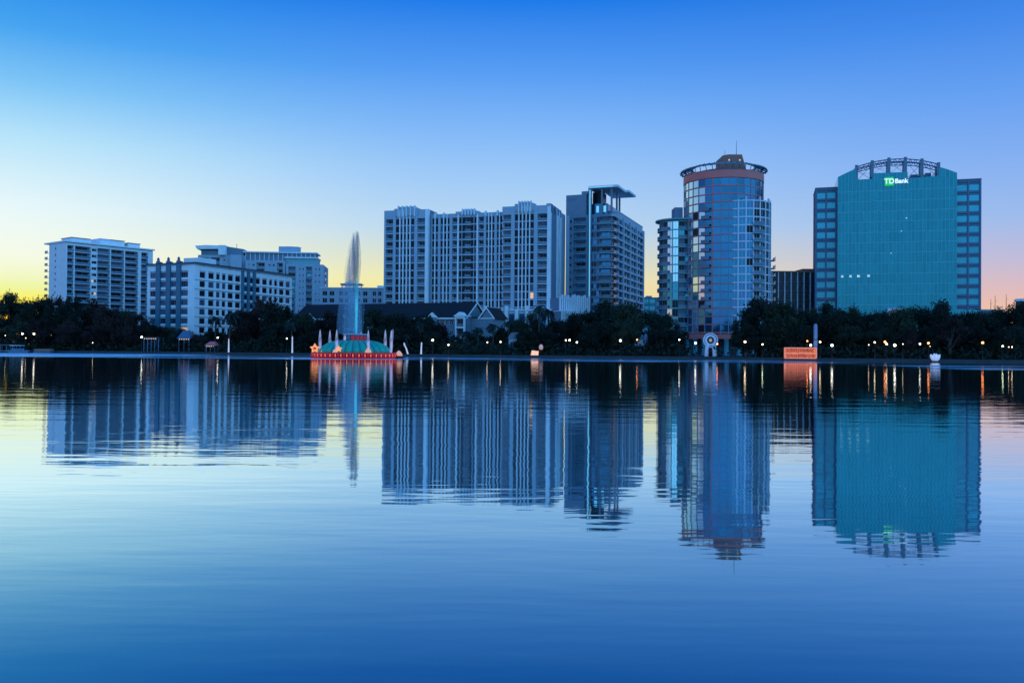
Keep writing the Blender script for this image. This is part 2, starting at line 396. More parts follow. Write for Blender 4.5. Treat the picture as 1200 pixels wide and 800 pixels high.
# wind-roughened streaks in front of the far shore: y measured along a line that follows the shore
yy = tm('MULTIPLY_ADD', sp_.outputs[0], .22, sp_.outputs[1])
st = wn(1, (.016, .13, 1), 3)
stm = t.nodes.new('ShaderNodeMapRange'); t.links.new(st, stm.inputs[0]); stm.inputs[1].default_value = .49; stm.inputs[2].default_value = .57
X_, Y_ = sp_.outputs[0], sp_.outputs[1]
b1 = tm('MULTIPLY', band(Y_, 176, 258, 8), band(X_, -600, -86, 9))
b2 = tm('MULTIPLY', tm('MULTIPLY', band(Y_, 168, 222, 7), band(X_, -85, 75, 14)), stm.outputs[0])
b3 = tm('MULTIPLY', tm('MULTIPLY', band(Y_, 112, 150, 6), band(X_, 62, 300, 7)), stm.outputs[0])
b4 = tm('MULTIPLY', band(Y_, 178, 186, 3), band(X_, -52, -20, 6))
bb = tm('MAXIMUM', tm('MAXIMUM', b1, b2), tm('MAXIMUM', b3, b4))
rn = wn(1, (.03, .3, 1), 2)
t.links.new(tm('MULTIPLY_ADD', bb, .42, tm('MULTIPLY_ADD', rn, .03, .012)), pb.inputs['Roughness'])
wmesh = MB(); wmesh.mats.append(wm)
wmesh.v = [(-6000,-300,0),(6000,-300,0),(6000,9000,0),(-6000,9000,0)]; wmesh.f = [(0,1,2,3)]; wmesh.m = [0]
tag(wmesh.build('lake_water'), kind='structure')

# ------------------------------------------------------------------ A: white condominium block, far left
rng = random.Random(11)
b = Bld('condo_block', 'tall white balconied condo block with blank end wall, leftmost of all the buildings', 'building', (76,396), (178,430))
H = b.h(76, 283, 396); fh = 2.95; n = int((H-1.5)/fh); z0 = H-1.3-n*fh; W = b.W; D = 20
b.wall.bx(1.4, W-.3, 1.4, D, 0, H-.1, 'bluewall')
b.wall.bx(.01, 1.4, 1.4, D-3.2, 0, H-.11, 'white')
F = ((0,0),(1,0))
cols = cols_scale([('p',.6),('b',3),('p',.5),('b',7.5),('p',.5),('w',1.2,{'h':1.3}),('w',1.2,{'h':1.3}),('p',.3),('b',6.2),('p',.5),('b',6.6),('p',.5),('b',6.8),('p',1.6),('b',3.6),('p',2.6)], W)
facade(b, F, cols, z0, fh, n, rec=1.39, top=.9, base=0, rng=rng, glassmix=('glass','glass','glass','glass2'), lit=.012)
Fl = ((0, D), (0, -1))
for kf in range(n):
    b.put('small_window', 'sw', window_mb(.8, 1.1), Fl, 9.2, .0, z0+kf*fh+1.1)
    b.put('balcony', ('end',), balcony_mb(3.1, .7), Fl, .0, 0.0, z0+kf*fh)
rf = MB(); rf.bx(-.7, W+.7, -.7, D+.7, H-.1, H+.55, 'white')
for x0, x1, hh, dark in ((3.5, 12, 1.8, 1), (17, 22, 2.6, 0), (22, 29, 2.6, 1), (31, 37, 2.0, 1)):
    rf.bx(x0, x1, 2, 12, H+.55, H+.55+hh, 'white')
    rf.bx(x0-.3, x1+.3, 1.7, 12.3, H+.55+hh, H+.85+hh, 'brick' if dark else 'white')
rf.build('roof', b.root)
b.finish()

# ------------------------------------------------------------------ B: mid-rise with teal piers
rng = random.Random(12)
b = Bld('midrise_block', 'nine storey white mid-rise with dark teal piers topped by finials', 'building', (227.5,300), (341.5,350))
H = b.h(227.5, 308, 300); W = b.W; fh = 3.27; n = 8; D = 22.2
Hc = H-.5; z0 = Hc-1.9-n*fh
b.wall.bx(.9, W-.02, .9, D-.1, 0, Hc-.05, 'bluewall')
wo_ = {'g': ('glass','glass','glass','glass2'), 'h': 2.0, 'sill': .7, 'line': 'dark', 'nv': 2, 'f': 'dark'}
cols = [('p',2.6),('w',3.1,wo_),('p',1.7),('w',3.1,wo_),('p',1.3),('w',2.1,wo_),('p',1.3),('w',2.1,wo_),('p',1.3),('w',3.1,wo_),('p',1.3),('w',3.1,wo_),('p',.4),
        ('p',1.6,{'m':'teal','off':.35,'up':.5}),('w',2.1,wo_),('p',1.6,{'m':'teal','off':.35,'up':.5}),('w',2.1,wo_),('p',1.6,{'m':'teal','off':.35,'up':.5}),
        ('w',3.1,wo_),('p',1.5),('w',3.1,wo_),('p',1.5),('w',2.1,wo_),('p',1.3),('w',2.1,wo_),('p',1.4),('w',3.1,wo_),('p',1.4),('w',3.1,wo_),('p',1.5)]
facade(b, ((0,0),(1,0)), cols_scale(cols, W), z0, fh, n, rec=.88, top=1.9, base=0, rng=rng, lit=.0)
Fl = ((0.003, D), (0, -1)); 
wl = {'g': ('glass2','glass2','glass'), 'h': 2.0, 'sill': .7, 'line': 'dark', 'nv': 4}
teal = {'m':'teal','off':.45,'up':1.3}
cols = [('p',1.2),('w',3,wl),('p',1.9,teal),('w',2.7,wl),('p',1.9,teal),('w',2.7,wl),('p',1.9,teal),('w',3,wl),('p',2.2)]
cs = cols_scale(cols, D-.9)
facade(b, Fl, cs, z0, fh, n, rec=.88, top=1.9, base=0, rng=rng, lit=.02)
b.wall.bx(-.003, 2.0, -.003, .9, 0, Hc, 'white')
for kf in range(n): b.wall.bx(-.1, W, -.1, -.01, z0+kf*fh-.25, z0+kf*fh-.12, 'dark')
rf = MB(); rf.bx(-.3, W+.3, -.5, D+.2, Hc, Hc+.5, 'bluewall'); rf.bx(-.5, W+.5, -.7, D+.4, Hc+.5, Hc+.8, 'dark')
u = 0
rf.bx(8, 16, 5, 13, Hc+.8, Hc+3.4, 'white')
for kind, w, o in [(c_[0], c_[1], c_[2]) for c_ in cs]:
    if kind == 'p' and o.get('m') == 'teal':
        yv = D-(u+w/2)
        rf.lathe([(.75,Hc+.8),(.75,Hc+1.5),(.35,Hc+1.9),(.55,Hc+2.3),(.3,Hc+2.7),(.05,Hc+3)], 10, 'bluesteel', cx=-.2, cy=yv)
    u += w
rf.build('roof', b.root); b.finish()

# ------------------------------------------------------------------ C: stepped condominium behind it
rng = random.Random(13)
b = Bld('stepped_condo', 'large stepped grey-white condo with curved penthouse canopies, behind the teal-piered mid-rise', 'building', (229,418), (379,424))
W = b.W; b0 = b.h(300, 355, 418)-9
def block(x0, x1, y0, D, Htop, cols, fh=3.05, rec=1.2, glassm=('glass4','glass','glass2')):
    n = int((Htop-1.0)/fh); z0 = Htop-.9-n*fh
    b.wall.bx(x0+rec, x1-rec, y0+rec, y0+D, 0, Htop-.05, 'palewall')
    facade(b, ((x0,y0),(1,0)), cols_scale(cols, x1-x0), z0, fh, n, rec=rec, top=.9, base=0, rng=rng, glassmix=glassm, lit=0, sp='palewall')
    sc = [('p',2),('w',1,{'h':1.2}),('p',2),('b',3),('p',2),('w',1,{'h':1.2}),('p',2)]
    facade(b, ((x1-.003, y0+.003),(0,1)), cols_scale(sc, D-.01), z0, fh, n, rec=rec, top=.9, base=0, rng=rng, glassmix=glassm, lit=0, sp='palewall')
    facade(b, ((x0+.003, y0+D-.003),(0,-1)), cols_scale(sc, D-.01), z0, fh, n, rec=rec, top=.9, base=0, rng=rng, glassmix=glassm, lit=0, sp='palewall')
X = b.lx
h1_ = b.h(260,298,418); h2_ = b.h(320,304,418); h3_ = b.h(360,309,420)
tb = {'slab':'tealedge','rail':'rail'}
sq = {'h':.9,'sill':1.1,'f':'wframe'}
block(X(229), X(285), 3, 18, h1_, [('p',1),('b',5,tb),('p',1),('b',5,tb),('p',2),('w',1.2,sq),('p',1.4),('w',1.2,sq),('p',1.4),('b',5,tb),('p',2)])
block(X(285)+.5, X(333), 1, 20, h2_, [('p',1.5),('w',1.2,sq),('p',1),('w',1.2,sq),('p',1),('b',4.5,tb),('p',2),('w',1.2,sq),('p',1),('w',1.2,sq),('p',1.2),('b',4.5,tb)])
block(X(333)+.5, X(378), 0, 21, h3_, [('b',5.5,tb),('p',2),('w',.8,sq),('p',1),('w',.8,sq),('p',1.2),('b',3.6,tb),('p',1.6),('w',.8,sq),('p',1.2),('w',.8,sq),('p',1.8)])
rf = MB()
def pent(x0, x1, y0, y1, z0, z1, ov, thick=.6):
    rf.bx(x0, x1, y0, y1, z0, z1-thick, 'bluewall')
    nn = int((x1-x0)/2.2)
    for i in range(nn+1):
        x = x0+(x1-x0)*i/nn; rf.bx(x-.15, x+.15, y0-.25, y0-.003, z0, z1-thick, 'white')
    rf.bx(x0-ov, x1+ov, y0-ov, y1+.5, z1-thick, z1, 'white')
hp = b.h(300,293,418)
pent(X(285), X(367), 4, 16, h2_+.01, hp, 1.2)
rf.bx(X(333), X(370), 2.5, 14, h3_+.01, b.h(350,301.5,420), 'tealedge'); rf.bx(X(333)-.5, X(371), 1.6, 14.5, b.h(350,301.5,420), b.h(350,300,420), 'white')
rf.bx(X(323), X(346.5), 6, 14, hp+.01, b.h(335,286,418), 'palewall'); 
for i in range(14): rf.ring(X(334.7), 14, 0.02, (X(346.5)-X(323))/2+.4, b.h(335,285.6,418), b.h(335,285,418), 24, 'white', 180, 360) if i == 0 else None
# left penthouse with sweeping canopy
rf.bx(X(232), X(253), 4, 14, h1_+.01, b.h(240,292,418), 'rail')
rf.extr([(X(226.5), b.h(228,287.6,418)), (X(229), b.h(228,291.5,418)), (X(254), b.h(250,291,418)), (X(254), b.h(250,287,418)), (X(240), b.h(240,286.6,418))], 1, 15, 'white')
rf.bx(X(254)+.02, X(262), 1, 12, h1_+.01, b.h(258,286.5,418), 'white')
rf.extr([(X(262)+.02, b.h(262,287,418)), (X(262)+.02, h1_+.01), (X(282), h1_+.01), (X(282), b.h(282,290,418))], 5, 14, 'bluewall')
rf.bx(X(269), X(282), 0, 6, 0, b.h(275,298,418), 'palewall')
rf.tube([(X(272), 8, hp), (X(272), 8, b.h(272,283,418))], .12, 5, 'metal')
rf.build('roof', b.root); b.finish()

# ------------------------------------------------------------------ G: low far block behind the fountain
rng = random.Random(14)
b = Bld('lowrise_block', 'low pale blue block seen beyond the fountain spray, between two taller buildings', 'building', (374,400), (452,400))
W = b.W; H = b.h(410,337.5,400); fh = 3.3; n = int((H-1)/fh); z0 = H-.8-n*fh
b.wall.bx(.6, W-.01, .61, 14, 0, H-.1, 'bluewall')
wg = {'h':2.1,'sill':.5,'nv':2,'f':'wframe'}
facade(b, ((0,0),(1,0)), cols_scale([('p',1.2),('w',2,wg),('p',1),('w',2,wg),('p',2.2),('w',1.5,wg),('p',.8),('w',1.5,wg),('p',2)]*2, W), z0, fh, n, rec=.6, top=.8, base=0, rng=rng, sp='palewall', lit=.02)
rf = MB(); rf.bx(-.3, W+.3, -.3, 14.2, H-.1, H+.3, 'white')
rf.bx(X(396) if 0 else b.lx(396), b.lx(421), 4, 10, b.h(408,333,400), b.h(408,331.3,400), 'bluesteel')
for p in (397, 402, 415, 420): rf.bx(b.lx(p)-.2, b.lx(p)+.2, 6, 6.4, H+.3, b.h(408,333,400)-.01, 'bluesteel')
rf.bx(b.lx(440), b.lx(446), 4, 8, H+.3, H+1.6, 'white')
rf.build('roof', b.root); b.finish()

# ------------------------------------------------------------------ E: wide white apartment tower
rng = random.Random(15)
b = Bld('apartment_tower', 'widest white apartment tower with stepped parapets and three stacked wings of balconies', 'building', (451,350), (646,331))
W = b.W; X = b.lx
H = b.h(470,248,350); fh = 3.04; n = 17; D = 24; ztopw = b.h(470,257.5,350); z0 = ztopw-n*fh
wf = {'h':2.5,'sill':.32,'nv':1,'f':'dark'}; fin = ('p',.45,{'off':.35,'m':'white'}); 
bo = {'slab':'ledge','rail':'rail'}
def sec(x0, x1, off, cols, top, m='palewall'):
    Fs = ((x0, -off), (1, 0))
    b.wall.bx(x0, x1, 1.4-off+.001, 8, 0, ztopw+top-.05, 'bluewall')
    facade(b, Fs, cols_scale(cols, x1-x0), z0, fh, n, rec=1.4, top=top, base=0, rng=rng, glassmix=('glass','glass','glass','glass2'), lit=.006, sp=m)
b.wall.bx(.5, W-1.4, 7.9, D, 0, b.h(545,250,340), 'bluewall')
xm0, xm1 = X(503), X(589.5)
sec(0, xm0, 1.8, [('p',.8),('b',3.2,bo),('p',1.2,{'off':.2}),('w',1.6,wf),fin,('w',1.05,wf),fin,('w',1.05,wf),fin,('w',1.05,wf),fin,('w',1.6,wf),('p',1.3,{'off':.2}),('b',3.4,bo),('p',1.4,{'off':.3,'m':'white'})], H-ztopw)
tm_ = b.h(545,250,341)-ztopw
sec(xm0+.01, xm1-.01, 0, [('s',1),('w',1.3,wf),fin,('w',1.3,wf),('p',1.2,{'off':.2}),('w',1.3,wf),fin,('w',1.3,wf),fin,('w',1.05,wf),('p',1.3,{'off':.2}),('b',2.6,bo),('p',.7,{'off':.3,'m':'white'}),('w',1.3,wf),('p',.3),('w',1.3,wf),('b',3,bo),('w',1.3,wf),('p',.3),('w',1.3,wf),('p',.7,{'off':.3,'m':'white'}),('b',2.8,bo),('p',1.1,{'off':.2}),('w',1.05,wf),fin,('w',1.05,wf),fin,('w',1.05,wf),('p',1.2,{'off':.2}),('w',1.05,wf),fin,('w',1.05,wf),('p',.8,{'m':'white'})], tm_)
tr_ = b.h(610,242,333)-ztopw
sec(xm1, W, 2.4, [('b',4,bo),('p',1.6,{'off':.2}),('w',1.6,wf),fin,('w',1.15,wf),fin,('w',1.15,wf),fin,('w',1.15,wf),fin,('w',1.6,wf),('p',1.6,{'off':.2}),('b',4.2,bo),('p',1.5,{'off':.15,'m':'white'})], tr_)
Fr = ((W-.003, -2.4+.003), (0, 1))
tall = {'h':2.7,'sill':.25,'g':('glass','glass2','paleglass'),'f':'wframe'}
b.wall.bx(W-3, W-1.4, -.9, D-.01, 0, ztopw+tr_-.2, 'palewall')
facade(b, Fr, cols_scale([('p',3.2,{'off':-.05}),('w',1.5,tall),('p',3),('w',1.5,tall),('p',2.5,{'off':.3,'m':'white'}),('w',2.2,tall),('p',3,{'off':.3,'m':'white'}),('w',1.5,tall),('p',6)], D+2.3), z0, fh, n, rec=1.4, top=tr_, base=0, rng=rng, lit=0, sp='palewall')
Fl = ((.003, 8), (0, -1)); facade(b, Fl, cols_scale([('p',3),('w',1.4,wf),('p',3.3)], 8), z0, fh, n, rec=.45, top=H-ztopw-.1, base=0, rng=rng, lit=0, sp='palewall')
rf = MB()
def crown(pl, pr, steps, off, Yd):
    rf = MB()
    for i, (a, c_, py) in enumerate(steps):
        rf.bx(X(a), X(c_), -off-.3+.004*i, 3-off, ztopw+1, b.h((a+c_)/2, py, Yd), 'palewall')
    a, c_ = steps[-1][0], steps[-1][1]; hh = b.h((a+c_)/2, steps[-1][2], Yd)
    for i in range(5):
        x = X(a)+(X(c_)-X(a))*i/4; rf.bx(x-.22, x+.22, -off-.75, -off+.5, ztopw+.5, hh+.35, 'white')
    rf.build('parapet_crown', b.root)
crown(0, 0, [(463,491,245.5),(468,487,243.5)], 1.8, 348)
crown(0, 0, [(533,560,248),(541,555,246)], 0, 341)
crown(0, 0, [(604,627,239.5),(609,623,237.5)], 2.4, 333)
rf = MB()
for p in (509, 519, 568, 582): rf.bx(X(p)-.35, X(p)+.35, -.5, .6, ztopw, b.h(p,249,341)+.2, 'white')
rf.build('pilaster_cap', b.root); rf = MB()
rf.bx(X(641), W+.01, -2.7, 14, ztopw+tr_-.3, b.h(643,239.5,331), 'palewall'); 
for i in range(4): rf.bx(W+.02, W+.3, -2+i*5, i*5, ztopw+tr_-2.5, ztopw+tr_+.4, 'bluesteel')
rf.build('corner_parapet', b.root); rf = MB(); rf.bx(.4, W-1.5, 8, D, b.h(545,250,340)-.1, b.h(545,250,340)+.3, 'roofgrey'); rf.bx(20, 28, 10, 18, b.h(545,250,340)+.301, b.h(545,247,340), 'bluewall')
rf.build('roof', b.root)
# lower podium in front
pm = MB(); hp = b.h(600,355,330)
x0, x1 = X(563), X(650)
pm.bx(x0, x1, -7.2, -2.65, 0, hp-3, 'palewall'); pm.bx(x0-.3, x1+.3, -7.6, -2.6, hp-3, hp-2.5, 'white')
i = 0; x = x0
while x < x1-4:
    pm.bx(x, x+1.2, -8.1, -7.203, 0, hp-1.2 if i % 2 else hp-2.4, 'white'); pm.bx(x+1.5, x+3.6, -7.35, -7.203, hp-10, hp-4.2, 'glass3'); x += 4.1; i += 1
pm.build('podium', b.root)
b.finish()

# ------------------------------------------------------------------ finned garage between E and D
b = Bld('parking_garage', 'low garage clad in white fins, right of the widest white tower', 'building', (657,318), (698,326))
W = b.W; h1g = b.h(670,363,318); h2g = b.h(680,345,322)
b.wall.bx(0, W*.62, 0, 5, 0, h1g-.5, 'bluewall'); ud = MB(); ud.bx(W*.15, W, 5.01, 16, 0, h2g-1.2, 'bluewall'); ud.build('upper_deck', b.root)
b.finish(); fm = MB(); rr = random.Random(5)
x = .1
while x < W*.62: fm.bx(x, x+.32, -.5, -.003, 1, h1g+rr.uniform(-.3,.5), 'white'); x += .85
x = W*.15
while x < W: fm.bx(x, x+.5, 4.3, 5.0, h1g*.6, h2g-1.3+1.2*abs(math.sin(x*1.3))+rr.uniform(0,.8), 'white'); x += .95
fm.build('fin_screen', b.root)
rr_ = MB(); rr_.bx(-.2, W*.62+.2, -.2, 5, h1g-.5, h1g-.2, 'white'); rr_.build('roof', b.root)

# ------------------------------------------------------------------ D: tower with lit edge and roof canopy
rng = random.Random(16)
b = Bld('canopy_tower', 'slim blue-grey tower with glowing cyan vertical edge and flat overhanging roof canopy', 'building', (719,345), (753,397))
W = b.W; fh = 3.0; H = b.h(719,250,345); n = 18; z0 = H-.9-n*fh; D = 20.5
b.wall.bx(1.3, W-.01, 1.3, D-.01, 0, H-.06, 'bluewall')
bd = {'slab':'ledge','rail':'rail'}; wd = {'h':2.1,'sill':.6,'nv':2,'g':('glass','glass3','glass2')}
facade(b, ((0,0),(1,0)), cols_scale([('b',6,bd),('p',.8),('w',4,wd),('p',1.4,{'off':.6}),('b',5,bd),('p',.8),('w',3,wd),('p',1.4,{'off':.6}),('b',5,bd),('p',.8),('w',3,wd),('p',1.4,{'off':.6}),('b',5,bd),('p',.8),('w',4,wd),('p',1.4,{'off':.6})], W), z0, fh, n, rec=1.28, top=.9, base=0, rng=rng, lit=.01, sp='palewall')
for kf in range(n): b.wall.bx(5, W-.4, -.5, -.02, z0+kf*fh-.22, z0+kf*fh+.6, 'palewall')
b.wall.bx(6.5, W-.3, .3, 14, H+.01, H+1.9, 'palewall'); b.wall.bx(6.3, W-.1, .1, 14.2, H+1.9, H+2.2, 'ledge')
Hl = b.h(675,229,352)
Fl = ((0.003, D), (0, -1))
# left end facade: u=0 at far left
cl = cols_scale([('p',1.6,{'m':'palewall'}),('w',1.0,{'h':1.1}),('p',.9),('b',5.6,{'slab':'tealedge','rail':'rail'}),('p',1.1),('p',.9,{'m':'bluesteel'}),('w',1.3,wd),('w',1.3,wd),('w',1.3,wd),('b',5.2,{'slab':'tealedge','rail':'rail'}),], D-1.3)
nl = n
facade(b, Fl, cl, z0, fh, nl, rec=1.28, top=.9, base=0, rng=rng, lit=.01, sp='bluewall', glassmix=('glass','glass3','glass2'))
xs = D-sum(c_[1] for c_ in cl[:4])     # local y where the tall left part ends
b.wall.bx(.01, 9, xs, D-.02, H-.5, Hl, 'bluewall'); b.wall.bx(-.02, 8, xs+4, D-.03, Hl-2.4, Hl-1.2, 'steel')
b.wall.bx(.02, 6, xs-.5, xs+2, Hl, b.h(688,224.5,350), 'bluewall')
b.finish()
fr = MB(); Ht = b.h(716,218,347); ye = xs-1.0
fr.bx(-.6, .0, ye-1.4, ye, 0, Ht-.91, 'bluewall')
fr.bx(-.9, 12, -1.6, ye, Ht-.9, Ht, 'ledge'); fr.bx(12.01, 25, -3.2, 7, Ht-.9, Ht-.01, 'ledge'); fr.bx(22, 22.7, 3, 3.7, H, Ht-1.26, 'bluewall')
for yy_ in (1, 5): fr.bx(.2, .9, yy_, yy_+.7, H, Ht-1.26, 'bluewall')
fr.bx(9, 9.7, 1, 1.7, H, Ht-1.26, 'bluewall')
fr.bx(2, 16, 3.5, ye-.1, H, H+4.6, 'glass3'); fr.bx(4, 10, 6, ye-.6, H+4.6, Ht-1.81, 'glass')
fr.build('roof_canopy', b.root)
M['cyan'] = mat('cyan_light_strip', (.3,.8,.8), .4, emit=(.25,.80,1), es=.5)
ls = MB(); ls.bx(-.75, -.603, ye-.9, ye-.55, b.h(692,352,350), Ht-1.5, 'cyan'); ls.bx(-.903, -.99, .5, ye, Ht-.65, Ht-.4, 'cyan'); ls.build('light_strip', b.root)
gl = MB()
for k_ in range(2): gl.bx(1.55, 1.97, 4+3*k_, 5+3*k_, H+1, H+3.6, 'cyan')
gl.build('lit_window', b.root)

# small teal building
rng = random.Random(17)
b = Bld('teal_annex', 'small teal glass building peeking between the canopy tower and the round tower', 'building', (750,440), (776,440))
W = b.W; H = b.h(760,349,440); b.wall.bx(.4, W-.4, .41, 10, 0, H, 'tealtrim')
facade(b, F0, cols_scale([('p',.8),('w',4,{'nv':3,'h':2.2,'g':('glass4',)}),('p',.5),('w',3,{'nv':2,'h':2.2,'g':('glass4',)}),('p',1)], W*.75), H-6*3.6, 3.6, 6, rec=.4, base=0, rng=rng, sp='tealtrim', lit=0)
b.wall.bx(W*.75, W, 0, .4, 0, H-2.2, 'palewall'); rf = MB(); rf.bx(W*.3, W*.55, 2, 6, H, H+1.2, 'tealtrim'); rf.bx(-.2, W+.2, -.2, .5, H+.003, H+.3, 'palewall'); rf.build('roof', b.root); b.finish()
# ------------------------------------------------------------------ R: round glass tower
rng = random.Random(18)
YR = 300
rt = Bld('round_tower', 'round blue glass tower with salmon bands and tilted steel crown on top', 'building', (846.5, YR))
M['rglass'] = mat('sky_blue_tower_glass', (.030,.17,.30), .07, .75, var=.3, scale=.15)
rad = 45.2*YR/1000; w0 = rt.wall
Hr = rt.h(846, 204, 286); fh = 2.75; nf = int(Hr/fh); zt = Hr-.5
w0.ring(0, 0, 0.05, rad-.35, 0, zt, 56, 'bluesteel')
seg = 32; pw = 2*rad*math.sin(math.pi/seg)
def curved(b, cx, cy, r, seg, idx, zb, fh, kmin, kmax, style, name='window'):
    pw = 2*r*math.sin(math.pi/seg)-.16
    for i in idx:
        a = 2*math.pi*i/seg    # outward direction angle of panel i
        a0 = a-math.pi/seg
        d = (-math.sin(a), math.cos(a))   # along the wall, counter-clockwise
        # frame with outward normal (dy,-dx): (cos a, sin a)
        ap = r*math.cos(math.pi/seg)
        ox = cx+ap*math.cos(a)-d[0]*pw/2; oy = cy+ap*math.sin(a)-d[1]*pw/2
        for k_ in range(kmin, kmax):
            g, fr, nv, nh = style(i, k_)
            b.put(name, (name, round(r,1), g, fr, nv, nh), window_mb(pw, fh-.3, nv, nh, g, fr, t=.08, d=.06), ((ox, oy), d), 0, -.05, zb+k_*fh+.15)
# front of the tower faces -Y: angle index seg*3/4
def deg(i, s): return (360*i/s) % 360
front = [i for i in range(seg)]
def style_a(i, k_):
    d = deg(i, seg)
    if 180 <= d < 206: return ('paleglass' if k_ > 9 or rng.random() < .3 else 'rglass', 'pink', 1, 1)  # paler panes put the bright sky reflection into the glass on this side
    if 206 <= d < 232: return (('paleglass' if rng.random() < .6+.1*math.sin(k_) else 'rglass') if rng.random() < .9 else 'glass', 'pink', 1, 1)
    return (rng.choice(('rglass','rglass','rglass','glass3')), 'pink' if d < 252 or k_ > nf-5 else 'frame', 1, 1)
kt = nf-1
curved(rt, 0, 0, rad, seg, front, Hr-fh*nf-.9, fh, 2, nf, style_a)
for k_ in range(nf): 
    z = Hr-fh*nf-.9+k_*fh; w0.ring(0, 0, rad-.4, rad+.10, z-.11, z+.11, 64, 'pink' if k_ > nf-6 or k_ % 3 == 0 else 'frame')
for i in range(seg):
    a = 2*math.pi*(i+.5)/seg; x, y = rad*math.cos(a), rad*math.sin(a); d = (-math.sin(a), math.cos(a))
    w0.box(((x, y), d), -.13, .13, -.5, .13, 0, Hr-1, 'pink' if 232 < math.degrees(a) % 360 < 252 else 'frame')
w0.ring(0, 0, rad-.6, rad+.22, Hr-.9, Hr+1.6, 64, 'pink')
w0.ring(0, 0, rad-.6, rad+.12, Hr+1.6, Hr+1.9, 64, 'brick')
# framed bay on the right
bxc, byc, br = (864.0-846.5)*YR/1000, -5.6, 32.2*.292
Hb = rt.h(860, 233, 285)
w0.ring(bxc, byc, .05, br-.35, 0, Hb-.2, 48, 'bluewall')
segb = 24
def style_b(i, k_):
    d = deg(i, segb)
    if d > 274 and k_ < 19: return (rng.choice(('glass','glass','glass2')), 'wframe', 2, 1)
    if 255 < d < 275: return (rng.choice(('rglass','glass','glass3')), 'wframe', 2, 1)
    return (rng.choice(('rglass','glass3','rglass')), 'wframe', 2, 1)
nb = int(Hb/fh); zb = Hb-.4-nb*fh
curved(rt, bxc, byc, br, segb, [i for i in range(segb) if 180 <= deg(i, segb) <= 360 or deg(i, segb) < 30], zb, fh, 2, nb, style_b)
for k_ in range(nb+1): z = zb+k_*fh; w0.ring(bxc, byc, br-.4, br+.12, z-.2, z+.2, 48, 'wframe')
for i in range(segb):
    a = 2*math.pi*(i+.5)/segb; x, y = bxc+br*math.cos(a), byc+br*math.sin(a); d = (-math.sin(a), math.cos(a))
    w0.box(((x, y), d), -.21, .21, -.5, .22, 0, Hb+(.8 if i % 2 else -.1), 'wframe')
# balcony stacks of the bay
def arc_balcony(cx, cy, r0, r1, a0, a1, slab, rail):
    def f():
        m0 = MB(); m0.ring(cx, cy, r0, r1, -.2, 0, 8, slab, a0, a1); m = MB(); m.ring(cx, cy, r1-.08, r1-.03, .02, 1.0, 8, rail, a0, a1); m.ring(cx, cy, r1-.1, r1, 1.0, 1.07, 8, slab, a0, a1); return (m0, 'railing', m)
    return f
for k_ in range(2, nb-2):
    rt.put('balcony', 'arcA', arc_balcony(bxc, byc, br+.05, br+1.5, 276, 297, 'tealedge', 'rail'), F0, 0, 0, zb+k_*fh)
for k_ in range(2, nb-6):
    rt.put('balcony', 'arcB', arc_balcony(bxc, byc, br+.05, br+1.7, 338, 366, 'ledge', 'rail'), F0, 0, 0, zb+k_*fh)
for k_ in range(6, nf-3):
    rt.put('balcony', 'arcC', arc_balcony(0, 0, rad+.12, rad+1.0, 226, 238, 'steel', 'rail'), F0, 0, 0, Hr-fh*nf-.9+k_*fh)
# left wing
lxc, lyc, lr = (796-846.5)*YR/1000, 3.5, 22*YR/1000
Hlw = rt.h(790, 257.5, 297)
w0.ring(lxc, lyc, .05, lr-.35, 0, Hlw, 40, 'bluewall')
nl = int(Hlw/3.05); segl = 20
def style_c(i, k_): 
    d = deg(i, segl)
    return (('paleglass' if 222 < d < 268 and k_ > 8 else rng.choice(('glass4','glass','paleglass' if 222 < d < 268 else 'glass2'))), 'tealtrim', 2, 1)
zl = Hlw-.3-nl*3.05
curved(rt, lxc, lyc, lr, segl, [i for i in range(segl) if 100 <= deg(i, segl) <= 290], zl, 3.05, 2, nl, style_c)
for k_ in range(2, nl): rt.put('balcony', 'arcD', arc_balcony(lxc, lyc, lr+.02, lr+.65, 150, 232, 'tealedge', 'rail'), F0, 0, 0, zl+k_*3.05)
for k_ in range(2, nl): rt.put('balcony', 'arcE', arc_balcony(lxc, lyc, lr+.02, lr+.6, 262, 292, 'tealedge', 'rail'), F0, 0, 0, zl+k_*3.05)
for k_ in range(nl+1): z = zl+k_*3.05; w0.ring(lxc, lyc, lr-.4, lr+.1, z-.2, z+.2, 40, 'tealedge')
w0.ring(lxc, lyc, .1, lr+1.4, Hlw, Hlw+.5, 40, 'tealtrim')
w0.bx((791-846.5)*.3, (800.5-846.5)*.3, 2, 8, Hlw, rt.h(795,243,302), 'bluewall')
# colonnade at the foot
hb_ = rt.h(840, 397, 282)
w0.ring(2, -4, .1, 19, hb_, hb_+1.5, 48, 'pink', 180, 360)
col_ = MB()
rt.finish()
cm = MB(); cm.lathe([(1.0,0),(1.0,.4),(.8,.6),(.8,hb_-.6),(1.0,hb_-.3),(1.0,hb_-.01)], 14, 'tealtrim'); cme = cm.mesh('column', True)
for a in (205, 216, 227, 239, 251, 264, 277, 290, 303, 316): link('column', cme, rt.root, (2+18*math.cos(R(a)), -4+18*math.sin(R(a)), 0))
cr = MB(); za = rt.h(846, 190, 284.5)-1.5
def tilt(a): return .55*math.sin(a)*0+.6*math.cos(a)*0
cr.ring(0, 0, rad+.9, rad+1.25, za+1.1, za+1.5, 72, 'steel'); cr.ring(0, 0, rad-3, rad-2.5, za+2.2, za+2.6, 60, 'tealtrim'); cr.ring(0, 0, rad-.6, rad+.1, za+1.7, za+1.75, 72, 'wframe')
